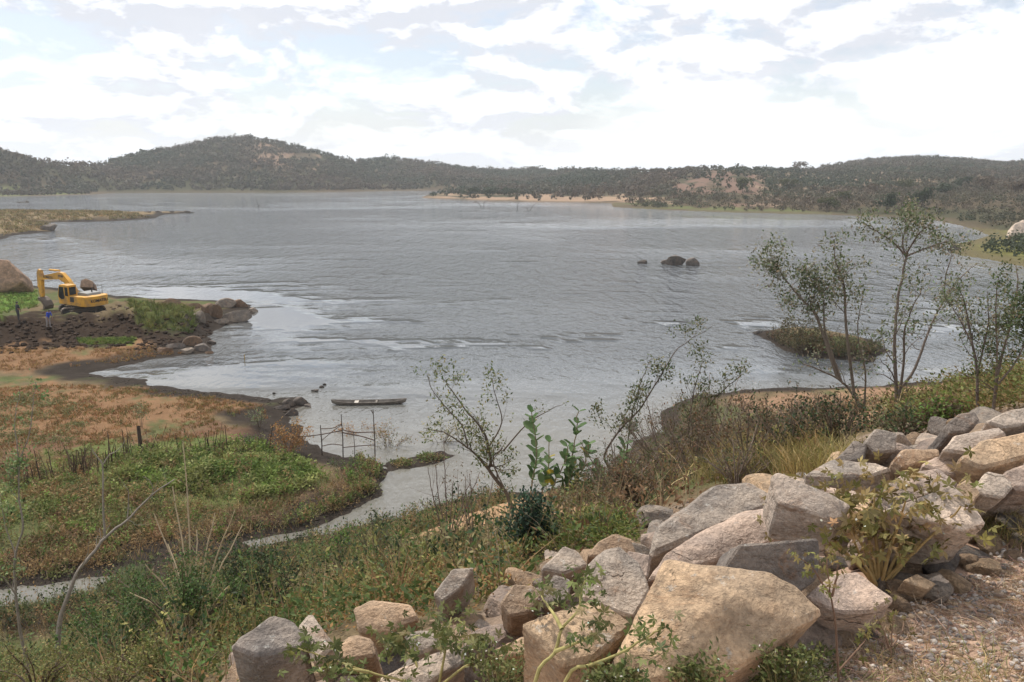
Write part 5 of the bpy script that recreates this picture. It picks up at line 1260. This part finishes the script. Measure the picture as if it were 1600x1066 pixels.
def clods():
    B = Batch(); polys = [([(-60, 505), (330, 490), (330, 535), (240, 548), (100, 545), (-60, 562)], 900, 0.22, (0.042, 0.028, 0.020)), ([(60, 490), (200, 470), (330, 478), (330, 500), (150, 500)], 300, 0.2, (0.10, 0.075, 0.055)),
        ([(130, 586), (240, 600), (430, 626), (486, 634), (470, 660), (400, 640), (200, 605)], 220, 0.09, (0.06, 0.05, 0.042)), ([(560, 835), (760, 790), (930, 770), (930, 800), (760, 830)], 300, 0.10, (0.10, 0.07, 0.05)), ([(376, 852), (460, 832), (560, 796), (606, 742), (580, 728), (535, 782), (440, 818)], 260, 0.09, (0.05, 0.04, 0.032))]
    src = []
    for m in SMALL[:4]:
        v = np.array([w.co[:] for w in m.vertices]); f = np.array([q.vertices[:] for q in m.polygons]); src.append((v, f))
    VV, FF, CC, k = [], [], [], 0
    for poly, n, s, col in polys:
        for p in sample_region(poly, n, "flat"):
            v, f = src[rng.integers(4)]; sc = s * rng.uniform(0.3, 1.3) ** 1.5; an = rng.uniform(0, 6.28)
            q = v * sc; q = np.stack([q[:, 0] * math.cos(an) - q[:, 1] * math.sin(an), q[:, 0] * math.sin(an) + q[:, 1] * math.cos(an), q[:, 2]], -1) + p
            VV.append(q); FF.append(f + k); k += len(q); CC.append(np.repeat(np.clip(np.array(col) * rng.uniform(0.55, 1.5), 0, 1)[None], len(q), 0))
    tag(link("soil_clods", np_mesh("soil_clods", np.concatenate(VV), np.concatenate(FF), np.concatenate(CC)), mat=MATS["bark"]), "dark clods of dug soil and shore pebbles", "soil", kind="stuff")
clods()
# ------------------------------------------------------------------ excavator
YEL = simple_mat("yellow_paint", (0.62, 0.31, 0.025), 0.5, 0, 0.12, 2.5, 0, (0.24, 0.15, 0.07))
BLK = simple_mat("black_rubber", (0.028, 0.026, 0.025), 0.6)
GLASS = simple_mat("dark_glass", (0.02, 0.024, 0.026), 0.08)
STEEL = simple_mat("muddy_steel", (0.11, 0.085, 0.065), 0.75, 0.2, 0.2, 4, 0.3)
GREYP = simple_mat("grey_panel", (0.20, 0.20, 0.19), 0.6, 0, 0.1, 2)
CHROME = simple_mat("rod_chrome", (0.5, 0.5, 0.5), 0.25, 0.9)
def bm_obj(name, bm, parent, mat, bevel=0.0):
    if bevel:
        bmesh.ops.bevel(bm, geom=bm.edges[:], offset=bevel, segments=2, affect="EDGES", clamp_overlap=True)
    bmesh.ops.recalc_face_normals(bm, faces=bm.faces[:])
    me = bpy.data.meshes.new(name); bm.to_mesh(me); bm.free()
    return link(name, me, parent, mat)
def prism(pts, y0, y1):
    """side outline (x,z) extruded from y0 to y1"""
    bm = bmesh.new(); a = [bm.verts.new((p[0], y0, p[1])) for p in pts]; b = [bm.verts.new((p[0], y1, p[1])) for p in pts]
    bm.faces.new(a); bm.faces.new(b[::-1]); n = len(pts)
    for i in range(n): bm.faces.new((a[i], a[(i + 1) % n], b[(i + 1) % n], b[i]))
    return bm
def rod(p, q, r, sides=10):
    p, q = Vector(p), Vector(q); bm = bmesh.new()
    bmesh.ops.create_cone(bm, cap_ends=True, segments=sides, radius1=r, radius2=r, depth=(q - p).length)
    bmesh.ops.transform(bm, matrix=Matrix.Translation((p + q) / 2) @ (q - p).to_track_quat("Z", "Y").to_matrix().to_4x4(), verts=bm.verts[:])
    return bm
def text_obj(body, size, parent, mat, mtx, name="lettering"):
    cu = bpy.data.curves.new(name, "FONT"); cu.body = body; cu.size = size; cu.align_x = "CENTER"; cu.align_y = "CENTER"; cu.extrude = 0.004; cu.offset = 0.012
    tmp = bpy.data.objects.new("tmp", cu); COL.objects.link(tmp); dg = DG_(); dg.update()
    me = bpy.data.meshes.new_from_object(tmp.evaluated_get(dg)); bpy.data.objects.remove(tmp)
    me.materials.clear(); me.materials.append(mat)
    o = link(name, me, parent); o.matrix_local = mtx
    return o
def excavator():
    b = hit(129, 488); root = empty("excavator", b, math.radians(153))
    # undercarriage is swung against the upper body
    rel = math.radians(33 - 153); ur = Matrix.Rotation(rel, 4, "Z")
    for sy in (-1, 1):
        n = 40; L, H = 4.1, 0.88; r = H / 2; prof = []
        per = 2 * (L - H) + 2 * math.pi * r
        for i in range(n * 2):
            s = per * i / (n * 2); e = 0.03 if i % 2 else 0.0
            if s < L - H: x, z, nx, nz = -(L - H) / 2 + s, 0, 0, -1
            elif s < L - H + math.pi * r:
                a = (s - (L - H)) / r; x, z, nx, nz = (L - H) / 2 + math.sin(a) * r, r - math.cos(a) * r, math.sin(a), -math.cos(a)
            elif s < 2 * (L - H) + math.pi * r: x, z, nx, nz = (L - H) / 2 - (s - (L - H) - math.pi * r), H, 0, 1
            else:
                a = (s - 2 * (L - H) - math.pi * r) / r; x, z, nx, nz = -(L - H) / 2 - math.sin(a) * r, r + math.cos(a) * r, -math.sin(a), math.cos(a)
            prof.append((x + nx * e, z + nz * e, x - nx * 0.09, z - nz * 0.09))
        bm = bmesh.new(); rings = []
        for (x, z, xi, zi) in prof:
            rings.append([bm.verts.new((x, -0.3, z)), bm.verts.new((x, 0.3, z)), bm.verts.new((xi, 0.3, zi)), bm.verts.new((xi, -0.3, zi))])
        for i in range(len(rings)):
            A, C = rings[i], rings[(i + 1) % len(rings)]
            for k in range(4): bm.faces.new((A[k], A[(k + 1) % 4], C[(k + 1) % 4], C[k]))
        tr = bm_obj("track", bm, root, STEEL); tr.matrix_local = ur @ Matrix.Translation((0, sy * 1.1, 0))
        for x, rr in ((-1.6, 0.32), (1.6, 0.32)) + tuple((xx, 0.16) for xx in (-1.1, -0.7, -0.3, 0.1, 0.5, 0.9, 1.3)):
            z = 0.44 if rr > 0.2 else 0.26
            bm_obj("wheel", rod((x, -0.2, z), (x, 0.2, z), rr, 16), tr, BLK)
        bm_obj("side_frame", prism([(-1.5, 0.3), (1.5, 0.3), (1.3, 0.68), (-1.3, 0.68)], -0.12, 0.12), tr, STEEL)
    cf = bm_obj("undercarriage_frame", prism([(-1.0, 0.42), (1.0, 0.42), (0.7, 0.92), (-0.7, 0.92)], -0.95, 0.95), root, STEEL); cf.matrix_local = ur
    bm_obj("swing_ring", rod((0, 0, 0.85), (0, 0, 1.08), 0.62, 20), root, BLK)
    bm_obj("deck", prism([(-2.0, 1.05), (1.55, 1.05), (1.62, 1.12), (1.62, 1.32), (-2.0, 1.32)], -1.36, 1.36), root, YEL, 0.03)
    # counterweight with rounded back
    cw = [(-1.75, -1.38), (-2.35, -1.36), (-2.62, -1.05), (-2.75, -0.5), (-2.78, 0), (-2.75, 0.5), (-2.62, 1.05), (-2.35, 1.36), (-1.75, 1.38)]
    bm = bmesh.new(); lo = [bm.verts.new((x, y, 1.08)) for x, y in cw]; hi = [bm.verts.new((x * 0.985, y, 2.06)) for x, y in cw]
    bm.faces.new(lo); bm.faces.new(hi[::-1])
    for i in range(len(cw)): bm.faces.new((lo[i], lo[(i + 1) % len(cw)], hi[(i + 1) % len(cw)], hi[i]))
    cwo = bm_obj("counterweight", bm, root, YEL, 0.04)
    M = Matrix(((0, 0, -1, -2.80), (-1, 0, 0, 0), (0, 1, 0, 1.62), (0, 0, 0, 1)))
    text_obj("KOMATSU", 0.42, cwo, BLK, M)
    bm_obj("side_cover", prism([(-1.74, 1.33), (0.0, 1.33), (0.0, 1.98), (-1.74, 2.02)], 0.62, 1.35), root, YEL, 0.03)
    bm_obj("vent_panel", prism([(-0.75, 1.40), (-0.15, 1.40), (-0.15, 1.9), (-0.75, 1.9)], 1.352, 1.366), root, BLK)
    bm_obj("side_cover", prism([(-1.74, 1.33), (1.3, 1.33), (1.3, 1.8), (0.2, 2.0), (-1.74, 2.02)], -1.35, -0.6), root, YEL, 0.03)
    bm_obj("engine_hood", prism([(-1.9, 1.98), (-0.3, 1.98), (-0.4, 2.32), (-1.75, 2.28)], -1.0, 0.62), root, GREYP, 0.04)
    bm_obj("exhaust_pipe", rod((-1.2, -0.4, 2.28), (-1.2, -0.4, 2.75), 0.07), root, BLK)
    for (x, y) in ((-0.3, -1.3), (-1.6, -1.3)):
        bm_obj("handrail", rod((x, y, 1.95), (x, y, 2.85), 0.025, 6), root, BLK)
    bm_obj("handrail", rod((-0.3, -1.3, 2.85), (-1.6, -1.3, 2.85), 0.025, 6), root, BLK)
    # cab on the left side: body, panes
    prof = [(0.05, 1.33), (1.62, 1.33), (1.72, 1.9), (1.45, 2.95), (1.25, 3.04), (0.0, 3.04)]
    cab = bm_obj("cab", prism(prof, 0.42, 1.36), root, YEL, 0.03)
    bm_obj("door_window", prism([(0.72, 1.62), (1.20, 1.52), (1.56, 1.72), (1.60, 1.95), (1.38, 2.84), (0.72, 2.84)], 1.362, 1.372), cab, GLASS)
    bm_obj("rear_side_window", prism([(0.10, 1.95), (0.56, 1.95), (0.56, 2.84), (0.10, 2.84)], 1.362, 1.372), cab, GLASS)
    bm_obj("rear_window", prism([(-0.012, 2.05), (-0.002, 2.05), (-0.002, 2.85), (-0.012, 2.85)], 0.52, 1.26), cab, GLASS)
    bm = bmesh.new()
    vs = [bm.verts.new(p) for p in ((1.735, 0.5, 1.92), (1.735, 1.28, 1.92), (1.475, 1.28, 2.90), (1.475, 0.5, 2.90))]; bm.faces.new(vs)
    bmesh.ops.solidify(bm, geom=bm.faces[:], thickness=0.015)
    bm_obj("windscreen", bm, cab, GLASS)
    bm_obj("door_handle", rod((0.66, 1.39, 1.75), (0.66, 1.39, 1.95), 0.02, 6), cab, BLK)
    # boom, arm, bucket
    boom = [(0.15, 1.55), (0.55, 1.45), (1.35, 2.25), (2.25, 3.05), (3.0, 3.28), (4.3, 3.12), (6.15, 2.92), (6.3, 3.12), (6.1, 3.32), (4.4, 3.70), (3.0, 4.02), (2.4, 3.96), (1.6, 3.35), (0.7, 2.4)]
    bo = bm_obj("boom", prism(boom, -0.22, 0.22), root, YEL, 0.02)
    M = Matrix(((-1, 0, 0, 4.7), (0, 0, 1, 0.225), (0, 1, 0, 3.33), (0, 0, 0, 1))); text_obj("KOMATSU", 0.34, bo, BLK, M)
    M = Matrix(((-1, 0, 0, 2.6), (0, 0, 1, 0.225), (0, 1, 0, 3.62), (0, 0, 0, 1))); text_obj("PC200", 0.28, bo, BLK, M)
    arm = [(6.0, 3.95), (6.35, 4.05), (6.6, 3.7), (6.66, 3.0), (6.45, 0.95), (6.2, 0.9), (6.1, 1.1), (5.92, 2.9), (5.88, 3.5)]
    bm_obj("arm", prism(arm, -0.17, 0.17), root, YEL, 0.02)
    bk = [(6.35, 1.10), (6.05, 1.05), (5.55, 0.75), (5.25, 0.25), (5.35, -0.08), (5.6, -0.2), (5.65, -0.05), (5.55, 0.3), (5.9, 0.65), (6.35, 0.75)]
    bu = bm_obj("bucket", prism(bk, -0.5, 0.5), root, STEEL, 0.015)
    for k in range(5):
        y = -0.42 + k * 0.21; bm_obj("tooth", prism([(5.35, -0.08), (5.6, -0.2), (5.72, -0.35)], y - 0.04, y + 0.04), bu, STEEL)
    for y in (-0.42, 0.42):
        cy = bm_obj("boom_cylinder", rod((1.0, y, 1.4), (2.0, y, 2.6), 0.10), root, YEL); bm_obj("piston", rod((2.0, y, 2.6), (2.55, y, 3.25), 0.055), cy, CHROME)
    cy = bm_obj("arm_cylinder", rod((3.0, 0, 4.15), (4.6, 0, 4.10), 0.10), root, YEL); bm_obj("piston", rod((4.6, 0, 4.10), (6.2, 0, 3.96), 0.05), cy, CHROME)
    cy = bm_obj("bucket_cylinder", rod((6.68, 0, 3.4), (6.78, 0, 2.1), 0.09), root, YEL); bm_obj("piston", rod((6.78, 0, 2.1), (6.74, 0, 1.35), 0.045), cy, CHROME)
    bm_obj("bucket_link", rod((6.74, 0, 1.38), (6.2, 0, 0.75), 0.06), root, STEEL)
    root.rotation_euler = (math.radians(-1.0), math.radians(-2.0), math.radians(153)); root.location.z -= 0.08
    tag(root, "yellow tracked excavator with raised boom on the dug promontory", "excavator")
excavator()

# ------------------------------------------------------------------ people
def person(name, px, py, face, joints, mats, hair, label):
    """joints: name -> (x forward?, y, z, radius, tag, parent); body grown as one skin"""
    b = hit(px, py); names = list(joints)
    me = bpy.data.meshes.new("body"); vs = [joints[n][:3] for n in names]
    ed = [(names.index(n), names.index(joints[n][5])) for n in names if joints[n][5]]
    me.from_pydata(vs, ed, [])
    o = bpy.data.objects.new("tmp", me); COL.objects.link(o)
    md = o.modifiers.new("s", "SKIN"); md.use_smooth_shade = True
    for i, n in enumerate(names):
        sv = me.skin_vertices[0].data[i]; sv.radius = (joints[n][3], joints[n][3]); sv.use_root = (n == "pelvis")
    o.modifiers.new("d", "SUBSURF").levels = 1
    dg = DG_(); dg.update(); m2 = bpy.data.meshes.new_from_object(o.evaluated_get(dg)); bpy.data.objects.remove(o)
    m2.name = "person"; m2.materials.clear()
    for m in mats: m2.materials.append(m)
    co = np.array(vs); tg = [joints[n][4] for n in names]
    # nearest bone decides the cloth
    bones = [(i, j) for i, j in ed]
    for p in m2.polygons:
        c = np.array(p.center); best, bt = 9, 0
        for i, j in bones:
            a, d = co[i], co[j]; t_ = np.clip(np.dot(c - a, d - a) / (np.dot(d - a, d - a) + 1e-9), 0, 1); dist = np.linalg.norm(c - a - (d - a) * t_)
            if dist < best: best = dist; bt = tg[i]
        p.material_index = bt; p.use_smooth = True
    ob = link(name, m2); ob.location = b; ob.rotation_euler = (0, 0, face)
    h = np.array(joints["crown"][:3]); hb = bmesh.new(); bmesh.ops.create_icosphere(hb, subdivisions=2, radius=0.105)
    for v in hb.verts:
        v.co.z = max(v.co.z, -0.02 - 0.06 * (v.co.x < 0))
        v.co = Vector((v.co.x * 1.1 - 0.012, v.co.y * 0.95, v.co.z * 0.95)) + Vector(h - np.array([0, 0, 0.085]))
    bm_obj("hair", hb, ob, hair)
    tag(ob, label, "person"); return ob
SKIN = simple_mat("skin", (0.23, 0.13, 0.085), 0.6); HAIR = simple_mat("hair", (0.018, 0.014, 0.012), 0.7)
DARKC = simple_mat("dark_cloth", (0.035, 0.036, 0.04), 0.9); BLUEC = simple_mat("blue_cloth", (0.02, 0.06, 0.42), 0.85); GREYC = simple_mat("grey_trousers", (0.24, 0.22, 0.22), 0.9); TEAL = simple_mat("teal_cloth", (0.03, 0.20, 0.27), 0.85)
def skeleton(bend=0.0, arm_fwd=0.2):
    """0 skin, 1 shirt, 2 trousers; x forward"""
    J = {}; sb, cb = math.sin(bend), math.cos(bend); px_, pz = 0.0, 0.94
    def T(x, y, z): return (px_ + (z - pz) * sb + x * cb, y, pz + (z - pz) * cb - x * sb)
    J["pelvis"] = (px_, 0, pz, 0.15, 2, None); J["waist"] = (*T(0, 0, 1.10), 0.135, 1, "pelvis"); J["chest"] = (*T(0, 0, 1.32), 0.16, 1, "waist"); J["neckbase"] = (*T(0, 0, 1.46), 0.075, 1, "chest")
    J["neck"] = (*T(0.01, 0, 1.53), 0.055, 0, "neckbase"); J["face"] = (*T(0.03, 0, 1.62), 0.085, 0, "neck"); J["crown"] = (*T(0.02, 0, 1.72), 0.07, 0, "face")
    J["nose"] = (*T(0.12, 0, 1.62), 0.016, 0, "face")
    for s, n in ((1, "l"), (-1, "r")):
        J["sh" + n] = (*T(0, s * 0.19, 1.42), 0.065, 1, "chest"); J["el" + n] = (*T(0.05 + arm_fwd * 0.4, s * 0.25, 1.14), 0.045, 1, "sh" + n); J["wr" + n] = (*T(0.12 + arm_fwd, s * 0.24, 0.90), 0.030, 0, "el" + n)
        J["palm" + n] = (*T(0.15 + arm_fwd, s * 0.23, 0.83), 0.034, 0, "wr" + n)
        for k in range(4): J["f%d%s" % (k, n)] = (*T(0.15 + arm_fwd + (k - 1.5) * 0.022, s * 0.22, 0.745 + 0.008 * abs(k - 1.5)), 0.010, 0, "palm" + n)
        J["th" + n] = (*T(0.20 + arm_fwd, s * 0.21, 0.81), 0.011, 0, "wr" + n)
        J["hip" + n] = (0, s * 0.10, 0.86, 0.10, 2, "pelvis"); J["kn" + n] = (0.04 + 0.03 * s, s * 0.12, 0.49, 0.068, 2, "hip" + n); J["an" + n] = (0.0 + 0.06 * s, s * 0.12, 0.09, 0.045, 2, "kn" + n)
        J["toe" + n] = (0.17 + 0.06 * s, s * 0.14, 0.03, 0.038, 2, "an" + n)
    return J
person("person", 29, 501, math.radians(60), skeleton(0.05, 0.02), [SKIN, DARKC, DARKC], HAIR, "person in dark clothes standing near the excavator's bucket")
person("person", 76, 512, math.radians(-20), skeleton(0.42, 0.25), [SKIN, BLUEC, GREYC], HAIR, "person in a blue shirt and grey trousers bending forward on the dug soil")

# ------------------------------------------------------------------ canoe
def canoe():
    a, c = G(519, 632), G(634, 630); mid = (a + c) / 2; d = c - a; L = np.linalg.norm(d[:2])
    WOOD = simple_mat("weathered_wood", (0.20, 0.175, 0.15), 0.85, 0, 0.25, 5, 0.4, (0.09, 0.075, 0.06))
    INNER = simple_mat("pale_boards", (0.42, 0.38, 0.33), 0.85, 0, 0.2, 5, 0.3)
    root = empty("canoe", (mid[0], mid[1], 0.0), math.atan2(d[1], d[0]))
    n, m = 28, 9
    def section(s, off):
        w = (0.37 * max(1 - abs(s) ** 3.2, 0.0) ** 0.8 + 0.05) - off; sheer = 0.19 + 0.15 * abs(s) ** 3; bot = -0.12 + 0.22 * abs(s) ** 5 + off
        pts = []
        for k in range(m):
            u = -1 + 2 * k / (m - 1); y = w * math.copysign(abs(u) ** 0.75, u); z = bot + (sheer - bot) * abs(u) ** 2.6
            pts.append((s * L / 2 * (1 + 0.03 * abs(u) ** 2), y, z))
        return pts
    bm = bmesh.new(); O, I = [], []
    for i in range(n + 1):
        s = -1 + 2 * i / n
        O.append([bm.verts.new(p) for p in section(s, 0)]); I.append([bm.verts.new(p) for p in section(s * 0.985, 0.035)])
    for i in range(n):
        for k in range(m - 1):
            bm.faces.new((O[i][k], O[i + 1][k], O[i + 1][k + 1], O[i][k + 1])); bm.faces.new((I[i][k], I[i][k + 1], I[i + 1][k + 1], I[i + 1][k]))
        bm.faces.new((O[i][0], I[i][0], I[i + 1][0], O[i + 1][0])); bm.faces.new((O[i][-1], O[i + 1][-1], I[i + 1][-1], I[i][-1]))
    for e in (0, n):
        for k in range(m - 1): bm.faces.new((O[e][k], O[e][k + 1], I[e][k + 1], I[e][k]))
    bm_obj("hull", bm, root, WOOD)
    def box(x0, x1, y0, y1, z0, z1): return prism([(x0, z0), (x1, z0), (x1, z1), (x0, z1)], y0, y1)
    bm_obj("seat", box(-0.98, -0.70, -0.32, 0.32, 0.13, 0.165), root, INNER, 0.008)
    bm_obj("thwart", box(0.45, 0.58, -0.33, 0.33, 0.14, 0.17), root, WOOD, 0.008)
    bm_obj("floor_board", box(-0.5, 1.7, -0.20, 0.20, -0.055, -0.03), root, INNER, 0.004)
    bm_obj("floor_board", box(-1.7, -1.0, -0.20, 0.20, -0.055, -0.03), root, INNER, 0.004)
    tag(root, "narrow weathered wooden canoe afloat off the mud bank", "canoe")
canoe()

# ------------------------------------------------------------------ the hazy air over the lake
def haze():
    bm = bmesh.new(); bmesh.ops.create_cube(bm, size=1.0)
    m, nt = new_mat("haze"); pv = N(nt, "ShaderNodeVolumePrincipled", ins={"Color": (0.90, 0.95, 1.0, 1), "Density": 0.00018, "Anisotropy": 0.3})
    o_ = N(nt, "ShaderNodeOutputMaterial"); nt.links.new(pv.outputs[0], o_.inputs["Volume"])
    o = bm_obj("haze", bm, None, m); o.scale = (5600, 5600, 130); o.location = (0, 0, 65 - 6)
    tag(o, "thin pale haze hanging over the reservoir", "haze", kind="stuff")
haze()
